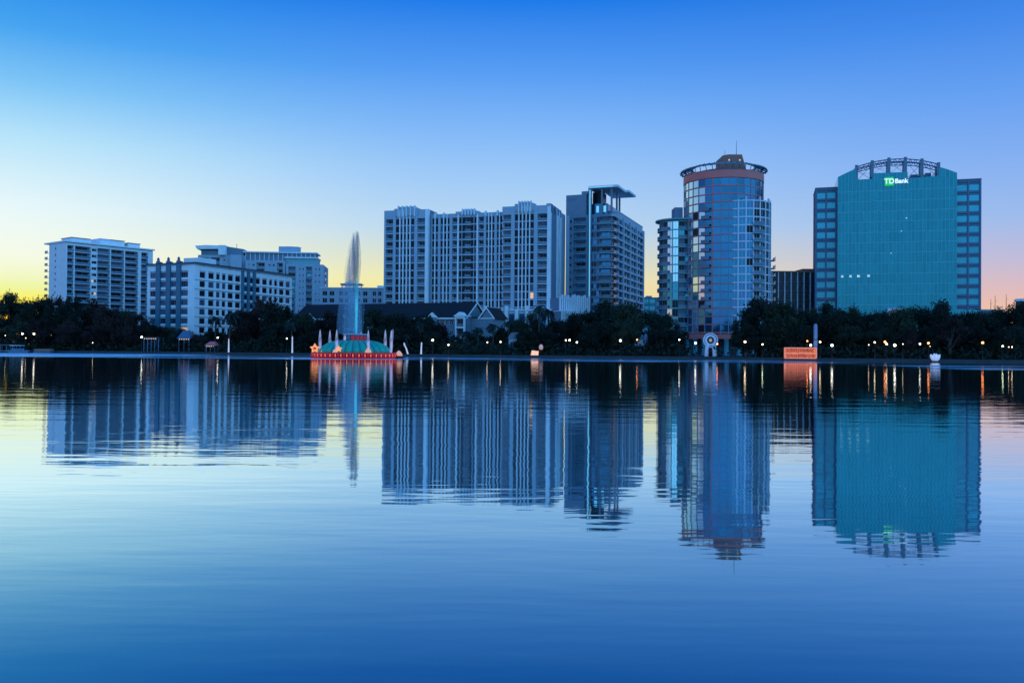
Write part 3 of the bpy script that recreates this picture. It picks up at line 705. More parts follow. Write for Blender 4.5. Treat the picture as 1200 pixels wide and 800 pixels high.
for i in range(36):
    a = 2*math.pi*i/36; c_, s_ = math.cos(a), math.sin(a)
    cr.tube([(c_*(rad-3), s_*(rad-3), za+2.7), (c_*(rad+1.5), s_*(rad+1.5), za+1.0)], .22, 5, 'steel')
    cr.tube([(c_*(rad-1), s_*(rad-1), Hr+1.6), (c_*(rad-.2), s_*(rad-.2), za+1.7)], .12, 4, 'steel')
cr.build('roof_crown', rt.root)
ph = MB(); hq = rt.h(855, 181, 295); ph.extr([(-1.5, Hr+1.7), (-1.5, hq-.4), (.5, hq), (5.2, hq), (7.2, Hr+1.7)], -5, 5, 'brick')
ph.ring(0, 0, .1, rad-3.5, Hr+1.5, Hr+2.9, 40, 'bluesteel')
for x in (.5, 4.2): ph.bx(x, x+.5, -5.06, -5.003, hq-2.2, hq-1.7, 'lit')
ph.build('penthouse', rt.root)
an = MB(); an.tube([(4.5, 0, hq), (4.6, 0, rt.h(864, 165, YR))], [.12,.05], 5, 'metal'); an.tube([(.5, 0, hq), (.5, 0, rt.h(848, 176, YR))], [.1,.05], 5, 'metal'); an.build('antenna', rt.root)

# ------------------------------------------------------------------ O: dark office block
rng = random.Random(19)
b = Bld('office_block', 'low dark office block with thin white vertical fins, left of the teal glass tower', 'building', (896,330), (957,330))
W = b.W; H = b.h(920,319,330); fh = 3.5; n = int((H-1)/fh); z0 = H-1-n*fh
b.wall.bx(.4, W, .41, 16, 0, H-.02, 'dark')
wv = {'h':2.3,'sill':.8,'g':('glass','glass','glass2'),'nv':2,'off':-.2}
facade(b, F0, cols_scale([('p',.3,{'off':.45,'m':'white'}),('w',2.3,wv)]*8+[('p',.3,{'off':.4,'m':'white'})], W), z0, fh, n, rec=.4, top=1, base=0, rng=rng, lit=.0, sp='dark')
rf = MB(); rf.bx(-.2, W*.72, -.2, 16, H, H+.5, 'brick'); rf.bx(W*.72+.01, W, -.2, 14, H, b.h(948,315,330), 'brick'); rf.build('roof', b.root); b.finish()

# ------------------------------------------------------------------ T: teal glass tower
rng = random.Random(20)
b = Bld('glass_tower', 'broad teal glass tower with arched steel roof truss and green bank sign', 'building', (981,315), (1121,303.5))
W = b.W; X = b.lx
M['curtain'] = cells(mat('teal_curtain_glass', (.006,.20,.25), .14, .6), 32/W, 1/3.78, .08)
HL = b.h(981,207.5,315); HR = b.h(1121,202.5,303.5)
xa, xb = X(1003), X(1100); D = 22
hin = b.h(1010,210.5,312)-.0
arcp = lambda px, py: (X(px), b.h(px, py, b.depth(X(px))))
top = [arcp(981,207.5), arcp(988,204), arcp(1002,197.5), (xa, b.h(1003,210.5,313)), arcp(1022,209.5), arcp(1022.1,203), arcp(1063,201.5), arcp(1063.1,209), arcp(1099,206), arcp(1100,195.5), arcp(1110,198.5), (W, HR)]
w_ = MB(); w_.extr([(0,0)]+top+[(W,0)], .0, D, 'curtain'); w_.build('curtain_wall', b.root)
g = MB(); nc = 32
def topz(x):
    for (x0_, z0_), (x1_, z1_) in zip(top, top[1:]):
        if x0_ <= x <= x1_ and x1_ > x0_: return z0_+(z1_-z0_)*(x-x0_)/(x1_-x0_)
    return top[-1][1]
M['mullion'] = mat('pale_mullion', (.16,.50,.55), .4, .0)
for i in range(nc+1):
    x = min(W-.06, max(.06, W*i/nc)); g.bx(x-.055, x+.055, -.07, -.004, 0, min(topz(x-.04), topz(x+.04))-.1, 'mullion')
for k_ in range(1, 17):
    g.bx(.1, W-.1, -.05, -.004, k_*3.78-.07, k_*3.78+.07, 'mullion')
g.build('mullion_grid', b.root)
M['litpale'] = mat('pale_lit_room', (.5,.6,.6), .5, emit=(.45,.75,.72), es=.6)
for px, py_ in ((985,324.5),(995,324.5),(1004,324.5),(1016,324.5),(976.5+28,324.6),(1055,273),(1043,298),(1061,258)): 
    lw = MB(); x = X(px); z = b.h(px, py_, 312); e_ = 1 if py_ > 320 else .5; lw.bx(x, x+.9*e_, -.03, -.003, z, z+.8*e_, 'litpale'); lw.build('lit_window', b.root)
# arch truss
tr = MB(); posts = [1003,1021.5,1041,1060.5,1080,1099.5]; tops = [196.5,190.5,187,185.8,186.2,191]
pts = [arcp(p, t_) for p, t_ in zip(posts, tops)]
def arcz(px):
    cx_ = 1056; return b.h(px, 186+ (px-cx_)**2/ (53.0**2)*9.5, b.depth(X(px)))
pr = None
for i in range(33):
    px = 1003+(1099.5-1003)*i/32; q = (X(px), arcz(px))
    if pr:
        for y in (.5, 5):
            tr.tube([(pr[0], y, pr[1]), (q[0], y, q[1])], .2, 5, 'bluesteel'); tr.tube([(pr[0], y, pr[1]-1.3), (q[0], y, q[1]-1.3)], .16, 5, 'bluesteel')
            tr.tube([(pr[0], y, pr[1]-(1.3 if i % 2 else 0)), (q[0], y, q[1]-(0 if i % 2 else 1.3))], .1, 4, 'bluesteel')
    pr = q
for px in posts:
    x = X(px); tr.bx(x-.5, x+.5, .1, .9, topz(x+.2 if px < 1050 else x-.2)-1.5, arcz(px)+.7, 'steel'); tr.bx(x-.4, x+.4, 4.6, 5.4, hin-2, arcz(px)+.4, 'steel')
for p, q in zip(posts, posts[1:]):
    x0_, x1_ = X(p)+.5, X(q)-.5; zb_ = topz((x0_+x1_)/2)
    tr.tube([(x0_, .5, zb_), (x1_, .5, arcz(q)-1.4)], .07, 4, 'steel'); tr.tube([(x1_, .5, zb_), (x0_, .5, arcz(p)-1.4)], .07, 4, 'steel')
    tr.tube([(x0_, .5, arcz(p)-2.6), (x1_, .5, arcz(p)-2.6)], .05, 4, 'steel')
tr.build('roof_truss', b.root)
ac = MB(); 
for px0, px1, py in ((1070,1078,202.5),(1079,1086,203.5),(1087,1094,201.5)): ac.bx(X(px0), X(px1), 6, 12, topz(X(1085))-.01, b.h(px0, py, 310), 'bluesteel')
ac.build('rooftop_unit', b.root)
# sign
M['green'] = mat('green_sign_face', (.0,.25,.06), .4, emit=(.01,.62,.12), es=.75)
M['signwhite'] = mat('white_sign_face', (.8,.8,.8), .4, emit=(.9,1,1), es=.75)
sg = MB(); zs0, zs1 = b.h(1041,218,310), b.h(1041,208,310); xs0, xs1 = X(1036), X(1046.5)
sg.bx(xs0, xs1, -.5, -.08, zs0, zs1, 'green'); sgo = sg.build('sign_panel', b.root)
def text(name, body, x, y, z, size, m, parent, rz=0, bold=.03, ext=.06):
    cu = bpy.data.curves.new(name, 'FONT'); cu.body = body; cu.size = size; cu.extrude = ext; cu.offset = bold; cu.align_x = 'CENTER'; cu.align_y = 'CENTER'
    cu.materials.append(M[m]); tmp = bpy.data.objects.new('tmp_text', cu); COL.objects.link(tmp); bpy.context.view_layer.update(); me = bpy.data.meshes.new_from_object(tmp); bpy.data.objects.remove(tmp); o = bpy.data.objects.new(name, me); COL.objects.link(o); o.parent = parent; o.location = (x, y, z); o.rotation_euler = (R(90), 0, rz); return o
text('lettering', 'TD', (xs0+xs1)/2, -.56, (zs0+zs1)/2, (zs1-zs0)*.82, 'signwhite', sgo, bold=.04)
text('sign_lettering', 'Bank', X(1055.6), -.25, b.h(1056,212.5,309), 2.2, 'signwhite', b.root, bold=.07)
# wings
M['tealpane'] = mat('teal_wing_glass', (.03,.38,.46), .2, .3, var=.2)
def wing(x0, x1, y0, Ht, D):
    b.wall = MB()
    W_ = x1-x0; fh = 3.72; n = int((Ht-1)/fh); z0 = Ht-.7-n*fh
    b.wall.bx(x0+.6, x1-.02, y0+.6, y0+D-.01, 0, Ht-.05, 'bluesteel')
    ww = {'h':2.3,'sill':.5,'g':('tealpane',),'nv':1,'off':-.15,'f':'steel','line':'dark'}
    for Fx, w_ in ((((x0,y0),(1,0)), W_), (((x1-.003,y0+.003),(0,1)), D-.01), (((x0+.003,y0+D-.003),(0,-1)), D-.01)):
        nn = max(2, round(w_/4.3)); cols = [('p',.45,{'off':.05,'m':'bluesteel'})]+[('w',3.2,ww),('p',.45,{'off':.05,'m':'bluesteel'})]*nn
        facade(b, Fx, cols_scale(cols, w_), z0, fh, n, rec=.58, top=.7, base=0, rng=rng, sp='bluesteel', lit=.0)
    r_ = MB(); r_.bx(x0-.15, x1+.1, y0-.15, y0+D, Ht, Ht+.3, 'steel'); r_.build('wing_roof', b.root); b.wall.build('wing_wall', b.root); b.wall = MB()
wing(X(955,4), -.02, 4, b.h(966,220.5,320), 16)
wing(W+.02, X(1149.5,3), 3, b.h(1135,210.5,305), 16)
cn = MB(); x0_, x1_ = X(1040,-3), X(1057.5,-3); zc_ = b.h(1048,360,300)
cn.bx(x0_, x1_, -3.5, -.1, zc_-2.6, zc_, 'white'); cn.bx(x0_+.5, x1_-.5, -3.56, -3.503, zc_-1.9, zc_-.8, 'pink'); cn.bx(x0_, x0_+.8, -3.3, -.3, 0, zc_-2.61, 'white'); cn.bx(x1_-.8, x1_, -3.3, -.3, 0, zc_-2.61, 'white'); cn.build('entrance_portico', b.root)
b.finish()

# far right low roofs and masts
b = Bld('low_building', 'low pale flat-roofed building right behind the trees beside the teal glass tower', 'building', (1150,335), (1176,335)); W = b.W; H = b.h(1162,362.5,335)
b.wall.bx(0, W, 0, 10, 0, H-.6, 'bluewall')
for i in range(4): b.put('window', 'a', window_mb(1.6,1.8,2), F0, .6+i*2, 0, H-3.4)
rf = MB(); rf.bx(-.4, W+.4, -.4, 10.4, H-.6, H, 'palewall'); rf.build('roof', b.root); b.finish()
b = Bld('corner_building', 'dark building with a white parapet at the extreme right behind trees', 'building', (1190,300), (1216,296)); W = b.W; H = b.h(1195,350,300)
b.wall.bx(0, W, .3, 10, 0, H-.9, 'dark'); 
for k_ in range(3): b.put('window', 'a', window_mb(2.6,1.6,3), F0, .8, -.28, H-3.6-k_*3.4); b.put('window', 'a', window_mb(2.6,1.6,3), F0, 4.2, -.28, H-3.6-k_*3.4)
rf = MB(); rf.bx(-.2, W+.2, 0, 10.4, H-.9, H, 'white'); rf.build('roof', b.root); b.finish()
for nm, px, py, rank in (('a',1161,350,'leftmost'),('b',1166,346,'middle'),('c',1179,344.5,'rightmost')):
    Y = 520; m = MB(); z = tz(px, py, Y); m.tube([(0,0,0),(0,0,z*.6-GZ),(0,0,z-GZ)], [.35,.28,.1], 5, 'metal'); m.tube([(0,0,z*.9), (1,0,z*.9)], .1, 4, 'metal')
    o = m.build('radio_mast'); o.location = (gx(px,Y), Y, GZ); tag(o, f'thin radio mast on the skyline right of the teal tower, {rank} of three', 'mast', 'radio masts on the skyline')

# ------------------------------------------------------------------ K: gabled apartment house
rng = random.Random(21)
b = Bld('gabled_apartments', 'long three storey apartment house with dark shingle roof and white trimmed gables', 'house', (345,303), (546,277))
W = b.W; D = 15; He = b.h(546,371,277); Hk = b.h(556,354,284)
M['housewall'] = mat('grey_blue_siding', (.15,.22,.28), .8, var=.15)
b.wall.bx(0, W-.05, 0, D, 0, He-.02, 'housewall')
b.wall.hexa([(W-.3,.4,He-.02),(W-.05,.4,He-.02),(W-.05,D-.4,He-.02),(W-.3,D-.4,He-.02),(W-.3,D/2-.1,Hk-.7),(W-.05,D/2-.1,Hk-.7),(W-.05,D/2+.1,Hk-.7),(W-.3,D/2+.1,Hk-.7)], 'housewall')
rf = MB()
def slope(x0, x1, ya, za, yb, zb, m='roofdark', th=.25):
    rf.hexa([(x0,ya,za-th),(x1,ya,za-th),(x1,yb,zb-th),(x0,yb,zb-th),(x0,ya,za),(x1,ya,za),(x1,yb,zb),(x0,yb,zb)], m)
slope(-.6, W+.5, -.8, He-.3, D/2, Hk); slope(-.6, W+.5, D+.8, He-.3, D/2, Hk)
for y0_, y1_ in ((-.8, D/2), (D+.8, D/2)):
    rf.hexa([(W+.5,y0_,He-.75),(W+.62,y0_,He-.75),(W+.62,y1_,Hk-.5),(W+.5,y1_,Hk-.5),(W+.5,y0_,He-.2),(W+.62,y0_,He-.2),(W+.62,y1_,Hk+.05),(W+.5,y1_,Hk+.05)], 'white')
rf.bx(-.5, W+.4, -.95, -.81, He-.75, He-.3, 'white')
rf.build('roof', b.root)
# balcony bay
bay = MB(); x0_, x1_ = b.lx(533,-1.5), b.lx(544,-1.5); 
bay.bx(x0_, x1_, -.6, -.01, 0, He, 'dark')
for i, x in enumerate((x0_, x1_-.35)): bay.bx(x, x+.35, -1.6, -.6, 0, He+.1, 'white')
for k_ in range(4): bay.bx(x0_+.36, x1_-.36, -1.62, -.6, He-k_*3.3-.5, He-k_*3.3, 'white')
bay.extr([(x0_-.5, He+.1), (x1_+.5, He+.1), ((x0_+x1_)/2, He+1.5)], -1.9, 3, 'white')
for k_ in range(3): 
    for i in range(8): x = x0_+.4+(x1_-x0_-.8)*i/7; bay.bx(x-.03, x+.03, -1.5, -1.45, He-k_*3.3-3.3, He-k_*3.3-2.3, 'white')
bay.build('balcony_bay', b.root)
for px in (508, 365):
    dm = MB(); x = b.lx(px); dm.extr([(x-2.2, He-.3), (x+2.2, He-.3), (x, He+1.6)], -1.2, 4, 'white'); dm.extr([(x-2.5, He-.1), (x, He+1.95), (x+2.5, He-.1), (x+2.5,He+.15), (x, He+2.2), (x-2.5,He+.15)], -1.3, 4.2, 'roofdark'); dm.bx(x-1.8, x+1.8, -1, -.02, 0, He-.31, 'housewall'); dm.build('dormer', b.root)
for px in (513, 519, 524, 529, 500, 490):
    for k_ in range(3): b.put('window', 'w', window_mb(1.3,1.5,2,2,'glass','wframe'), F0, b.lx(px)-.65, .03, He-2.6-k_*3.3)
# right gabled wing
gw = MB(); xg0, xg1, yg = W+.02, W+10.5, 4.0
He2 = b.h(566,371.5,283); Hg2 = b.h(570,360.5,283)
xl, xr = b.lx(562.5, yg), b.lx(578, yg)
gw.bx(W+.01, xr, yg+.02, D-1, 0, He2-.4, 'housewall'); gw.extr([(xl+.3, He2-.4), (xr, He2-.4), ((xl+xr)/2, Hg2-.5)], yg+.02, yg+.4, 'housewall')
gw.build('gable_wing', b.root)
r2 = MB(); xm = (xl+xr)/2
for xe in (xl-.6, xr+.6):
    r2.hexa([(xe,yg-.4,He2-.75),(xm,yg-.4,Hg2-.25),(xm,D,Hg2-.25),(xe,D,He2-.75),(xe,yg-.4,He2-.5),(xm,yg-.4,Hg2),(xm,D,Hg2),(xe,D,He2-.5)], 'roofdark')
    r2.hexa([(xe,yg-.55,He2-1.1),(xm,yg-.55,Hg2-.6),(xm,yg-.41,Hg2-.6),(xe,yg-.41,He2-1.1),(xe,yg-.55,He2-.5),(xm,yg-.55,Hg2),(xm,yg-.41,Hg2),(xe,yg-.41,He2-.5)], 'white')
r2.bx(W-.5, xl, yg-.3, D, He2-.4, He2-.1, 'roofdark'); r2.bx(xl-.3, xr+.2, yg-.2, yg-.003, He2-.75, He2-.4, 'white')
r2.build('gable_roof', b.root)
b.finish()
# ------------------------------------------------------------------ trees
def tube_into(m, p, q, r0, r1, matn='bark'): m.tube([p, ((p[0]+q[0])/2+.15, (p[1]+q[1])/2, (p[2]+q[2])/2), q], [r0, (r0+r1)/2, r1], 6, matn)
def leafq(m, c_, s, rg, k, flat=.0):
    a = Vector((rg.gauss(0,1), rg.gauss(0,1), rg.gauss(0,1)+flat)).normalized(); t_ = a.orthogonal().normalized(); bt = a.cross(t_)
    an = rg.uniform(0, 6.28); t2 = t_*math.cos(an)+bt*math.sin(an); b2 = a.cross(t2); b = len(m.v); w = s*rg.uniform(.6,1.2); l = s*rg.uniform(.8,1.6)
    m.v += [tuple(c_-t2*l), tuple(c_-b2*w*.55), tuple(c_+t2*l), tuple(c_+b2*w*.55)]; m.f.append((b,b+1,b+2,b+3)); m.m.append(k)
def oak_proto(seed, leaf='leaf', n=9000, H=12.0, Wd=12.0, low=.16, lobes=22, ls=.27, airy=1.0):
    rg = random.Random(seed); tr = MB(); cr = MB(); k = cr.mi(leaf)
    tr.tube([(0,0,-.4),(.1,0,H*.12),(-.1,.1,H*.28),(.2,0,H*.5)], [.48,.36,.3,.2], 8, 'bark')
    cl = []
    for i in range(lobes):
        a = rg.uniform(0, 6.28); rr = Wd/2*math.sqrt(rg.uniform(0, 1))*.78; 
        zmax = H*(1-.42*(rr/(Wd/2))**2)
        z = rg.uniform(H*low+1.2, zmax-1.0) if i > 4 else zmax-1.3
        rad = rg.uniform(1.1, 2.1)*Wd/12; cl.append((Vector((rr*math.cos(a), rr*math.sin(a), z)), rad))
        tube_into(tr, (0, 0, H*rg.uniform(.2,.45)), (rr*math.cos(a)*.9, rr*math.sin(a)*.9, z-.2), .15, .04)
    tot = sum(r**2 for _, r in cl)
    for c_, r in cl:
        for j in range(int(n*r*r/tot)):
            d = Vector((rg.gauss(0,1), rg.gauss(0,1), rg.gauss(0,.75))).normalized(); q = rg.random()**.45
            p = c_+d*r*q*(1+.25*math.sin(d.x*7+seed)+.2*math.sin(d.z*9+d.y*5))*airy
            if rg.random() < .06: p += d*rg.uniform(.2,.7)
            leafq(cr, p, ls, rg, k)
    return tr.mesh('trunk', True), cr.mesh('crown')
def palm_proto(seed, H=10.0, lit=False):
    rg = random.Random(seed); tr = MB(); cr = MB(); k = cr.mi('palm')
    lx_ = rg.uniform(-.5,.5); tr.tube([(0,0,-.3),(lx_*.3,0,H*.4),(lx_,0,H-.4)], [.26,.19,.2], 8, 'bark')
    top = Vector((lx_, 0, H-.5))
    for i in range(46):
        a = rg.uniform(0, 6.28); up = rg.uniform(-.9, 1.1); Lf = rg.uniform(1.7, 2.5); dirh = Vector((math.cos(a), math.sin(a), 0)); prev = top
        for s_ in range(7):
            tt = (s_+1)/7; p = top+dirh*Lf*tt*(.95-.25*abs(up))+Vector((0,0,up*Lf*.7*tt-1.5*tt*tt)); seg_ = p-prev; side = seg_.cross(Vector((0,0,1))).normalized() if seg_.length > 0 else Vector((1,0,0))
            for sg_ in (-1, 1):
                b = len(cr.v); q = side*sg_*.42*(1-tt*.6)+Vector((0,0,-.12)); cr.v += [tuple(prev), tuple(p), tuple(p+q), tuple(prev+q*.9+seg_*.3)]; cr.f.append((b,b+1,b+2,b+3)); cr.m.append(k)
            prev = p
    return tr.mesh('trunk', True), cr.mesh('crown')
PRO = {'oak': [oak_proto(s, leaf='leaf3' if s == 4 else 'leaf') for s in (1,2,3,4,5)], 'feathery': [oak_proto(s, n=3000, lobes=20, ls=.2, airy=1.25) for s in (21,22)],
       'cypress': [oak_proto(s, leaf='leaf2', n=7500, H=12, Wd=8, lobes=18, low=.12, ls=.2) for s in (31,32)],
       'russet': [oak_proto(s, leaf='leaf2') for s in (41,42,43)], 'palm': [palm_proto(s) for s in (51,52,53)], 'young': [oak_proto(s, leaf='leaf3', n=4200, H=12, Wd=9, lobes=13, low=.35, ls=.24) for s in (61,62)]}
KINDW = {'oak':12, 'feathery':12, 'cypress':8, 'russet':12, 'palm':4.5, 'young':9}
KN = {'oak':('oak_tree','dark spreading oak','oak tree'), 'feathery':('pine_tree','thin-leaved feathery tree','tree'), 'cypress':('cypress_tree','brownish rounded cypress','cypress tree'),
      'russet':('autumn_tree','russet brown broadleaf tree','tree'), 'palm':('palm_tree','slender palm','palm tree'), 'young':('young_tree','small loose-crowned tree','tree')}
TREES = [
 # kind, px, top py, width px, metres behind the shore
 ('oak',9,345,36,22),('young',30,360,24,14),('oak',47,344,28,18),('russet',28,352,30,30),('russet',66,348,32,24),('oak',83,347,26,12),('russet',104,352,36,20),('russet',126,358,32,14),('oak',145,365,30,22),('russet',162,368,26,12),
 ('oak',178,379,24,8),('young',197,384,24,12),('oak',214,386,24,7),('russet',232,392,22,6),('oak',249,386,24,14),
 ('palm',252,371,17,10),('palm',268,366,19,9),('palm',342,378,16,4),('palm',493,378,14,4),('palm',477,392,14,4),
 ('russet',286,362,32,18),('russet',307,350,42,24),('oak',331,357,34,16),('oak',355,368,34,12),('russet',382,366,38,12),('oak',408,364,38,14),('oak',436,363,40,10),('oak',466,364,38,13),('oak',492,368,34,12),('russet',512,378,26,18),
 ('palm',560,384,17,8),('palm',578,380,16,10),('young',590,382,20,14),('palm',548,388,14,9),('oak',606,375,30,18),('palm',596,376,15,12),('young',622,366,22,24),('palm',632,359,17,14),('palm',644,362,17,18),('oak',652,374,26,14),
 ('oak',672,369,30,20),('oak',690,360,36,24),('oak',713,351,46,28),('oak',738,357,40,16),('oak',762,364,38,22),('oak',782,370,30,14),
 ('oak',871,369,22,14),('oak',889,348,48,22),('oak',917,355,44,12),('oak',942,363,34,20),('young',957,360,24,26),('oak',970,357,34,14),('young',984,362,28,22),('young',1000,357,26,16),('oak',1018,362,32,12),('oak',1038,364,32,24),('oak',1058,362,34,14),('oak',1079,359,38,22),('oak',1104,355,44,16),('oak',1130,361,38,24),('oak',1152,366,36,12),('oak',1174,363,36,22),('oak',1197,354,34,14),
 ('young',20,376,32,6),('russet',52,374,32,6),('russet',84,378,34,5),('russet',116,380,34,6),('russet',148,382,30,5),('oak',322,380,34,6),('oak',372,386,32,5),('oak',420,386,32,8),('oak',452,388,30,6),('oak',505,388,26,5),
 ('oak',616,388,28,6),('oak',640,386,26,8),('oak',700,376,36,8),('oak',728,378,34,7),('oak',775,384,30,6),('oak',876,382,30,6),('oak',904,380,34,8),('oak',936,380,34,10),('oak',992,382,34,8),('oak',1030,384,32,8),('oak',1085,384,30,8),('oak',1150,384,34,8),('oak',1186,382,34,6),
 ('cypress',1113,373,36,3),('cypress',1066,385,20,3)]
REG = [(-20,50,'over the boat dock'),(50,172,'below the leftmost white condo'),(172,240,'below the teal-piered mid-rise'),(240,345,'between the mid-rise and the fountain'),(345,470,'behind the fountain'),(470,530,'just right of the fountain'),(530,600,'by the gabled apartments'),(600,666,'below the widest white tower'),(666,755,'below the canopy tower'),(755,810,'left of the round tower foot'),(850,905,'right of the round tower foot'),(905,955,'below the dark office block'),(955,1050,'below the teal tower left half'),(1050,1152,'below the teal tower right half'),(1152,1230,'right of the teal tower')]
def region(px):
    for a, b_, t_ in REG:
        if a <= px < b_: return t_
    return 'on the far shore'
ORD = ['','second','third','fourth','fifth','sixth','seventh','eighth','ninth','tenth']
def ordinals(items):    # items: (px, kindphrase) -> label tail
    out = {}
    buckets = {}
    for i, (px, kp) in enumerate(items): buckets.setdefault((kp, region(px)), []).append((px, i))
    for (kp, rgn), l in buckets.items():
        l.sort()
        for j, (px, i) in enumerate(l):
            out[i] = '%s %s' % (kp, rgn) if len(l) == 1 else ('%s %s, %s' % (kp, rgn, ('leftmost' if j == 0 else 'rightmost' if j == len(l)-1 else ORD[j]+' from left')))
    return out
rows_ = [(t_[1], ('low ' if t_[4] < 9 and t_[0] in ('oak','russet','young') else '')+KN[t_[0]][1]) for t_ in TREES]
labs = ordinals(rows_)
cnt = {}
def front_y(px, back):
    Y = 230.0
    for _ in range(8): Y = shore_smooth(gx(px, Y))+back
    return Y
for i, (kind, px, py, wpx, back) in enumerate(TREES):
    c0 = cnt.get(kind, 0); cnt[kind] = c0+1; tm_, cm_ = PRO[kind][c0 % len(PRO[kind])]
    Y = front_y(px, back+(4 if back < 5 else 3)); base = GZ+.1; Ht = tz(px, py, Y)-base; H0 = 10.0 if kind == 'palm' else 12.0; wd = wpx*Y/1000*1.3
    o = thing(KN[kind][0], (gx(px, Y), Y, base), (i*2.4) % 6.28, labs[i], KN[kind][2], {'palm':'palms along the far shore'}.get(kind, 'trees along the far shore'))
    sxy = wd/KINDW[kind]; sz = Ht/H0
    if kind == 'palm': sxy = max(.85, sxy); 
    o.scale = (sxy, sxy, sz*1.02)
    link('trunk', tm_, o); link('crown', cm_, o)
# dense low planting under the trees: uncountable
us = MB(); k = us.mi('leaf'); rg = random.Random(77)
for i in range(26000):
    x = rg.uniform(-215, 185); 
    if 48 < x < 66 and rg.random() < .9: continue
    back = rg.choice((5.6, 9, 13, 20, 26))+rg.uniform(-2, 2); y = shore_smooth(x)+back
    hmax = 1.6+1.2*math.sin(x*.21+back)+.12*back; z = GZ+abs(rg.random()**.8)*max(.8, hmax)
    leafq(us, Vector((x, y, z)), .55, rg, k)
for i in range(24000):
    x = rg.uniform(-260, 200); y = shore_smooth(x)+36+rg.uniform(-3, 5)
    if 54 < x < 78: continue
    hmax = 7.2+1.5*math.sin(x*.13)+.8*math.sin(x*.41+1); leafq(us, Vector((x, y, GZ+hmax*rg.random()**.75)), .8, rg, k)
tag(us.build('undergrowth'), kind='stuff')
# clipped hedges
hd = MB(); k = hd.mi('leaf'); 
def hedge(px0, px1, back, h, lab):
    m = MB(); k = m.mi('leaf'); Y = front_y((px0+px1)/2, back); x0, x1 = gx(px0, Y), gx(px1, Y); r_ = random.Random(int(px0))
    m.bx(0, x1-x0, 0, 1.2, -.2, h-.15, 'leaf')
    for i in range(int((x1-x0)*90)): leafq(m, Vector((r_.uniform(0, x1-x0), r_.uniform(-.1, 1.3), r_.uniform(.1, h))), .13, r_, k)
    o = m.build('hedge'); o.location = (x0, Y, GZ+.1); tag(o, lab, 'hedge')
hedge(520, 545, 7, 1.5, 'clipped dark hedge in front of the gabled apartments, left part')
hedge(556, 600, 6, 1.2, 'long low hedge beside the pinkish lamp near the gabled apartments')
hedge(724, 758, 8, 1.4, 'dark hedge in front of the white park pavilions')

# ------------------------------------------------------------------ lamps
M['lampwarm'] = mat('warm_lamp_globe', (.9,.8,.6), .4, emit=(1,.72,.42), es=8)
M['lampcool'] = mat('white_lamp_globe', (.9,.9,.9), .4, emit=(1,.90,.74), es=9)
M['lampgreen'] = mat('greenish_lamp_globe', (.8,.9,.6), .4, emit=(.80,1,.55), es=9)
M['lamporange'] = mat('orange_lamp_globe', (.9,.5,.3), .4, emit=(1,.22,.05), es=9)
def lamp_mesh(m, r):
    g = MB(); g.lathe([(r*.5,-r*.9),(r*.9,-r*.45),(r,0),(r*.9,r*.45),(r*.55,r*.85),(.04,r)], 12, m); return g.mesh('lamp_globe', True)
GL = {k_: lamp_mesh(m, r) for k_, m, r in (('white','lampcool',.25),('warm','lampwarm',.24),('green','lampgreen',.22),('orange','lamporange',.23),('dim','lampwarm',.13))}
pp = MB(); pp.lathe([(.22,0),(.22,.25),(.12,.4),(.07,.9),(.055,2.7),(.1,2.8),(.16,2.92)], 8, 'metal'); POST = pp.mesh('post', True)
LAMPS = [('dim',6,393,9),('white',26,391,7),('dim',30,396,5),('white',39.5,391,4),('dim',57,392.5,8),('dim',60,392.5,8),('dim',105,393,7),('dim',108.5,401.5,4),('white',166,395,3),('white',255,395.5,2.5),('white',336,396.5,2.5),
 ('white',507,398.5,3),('warm',525.5,404,3),('dim',571,401,8),('warm',586.5,400.5,3),('warm',663,398.5,4),('warm',667.5,398.5,4.6),('white',676,401,5),('white',727,399,4),('orange',746.5,398,5),('white',796,398,4),('white',815,402,3),('orange',840.5,403,4),
 ('warm',873,400.5,3),('green',893.5,403.5,3),('orange',946,399.5,3),('white',950,404.5,4),('warm',961,400.5,3),('white',975,404.5,3),('dim',1018,404,5),('warm',1025,401,3),('orange',1037,400.5,4),('warm',1039,403,3.5),('white',1048.5,404.5,3),('dim',1058,403,3),('white',1078,403,3),('orange',1088,402,3),('dim',1090,406,5),('orange',1151.5,401.5,3),('green',1175,405.5,3),('dim',1182,406.5,6),('dim',1186,406.5,6)]
WORD = {'dim':'faint small park lamp','white':'bright white park lamp','warm':'warm cream park lamp','green':'greenish park lamp','orange':'orange glowing park lamp'}
ll = ordinals([(l[1], WORD[l[0]]) for l in LAMPS])
for i, (kd, px, py, back) in enumerate(LAMPS):
    Y = front_y(px, back+.5); z = tz(px, py, Y); o = thing('street_lamp', (gx(px, Y), Y, GZ), 0, ll[i], 'lamp', 'lamps along the lakeside path')
    hh = z-GZ-.3; p = link('post', POST, o); p.scale = (1, 1, hh/2.92); q = link('lamp_globe', GL[kd], o, (0, 0, z-GZ)); q.scale = [(.78,1.1,.9,1.2,.85)[i % 5]]*3

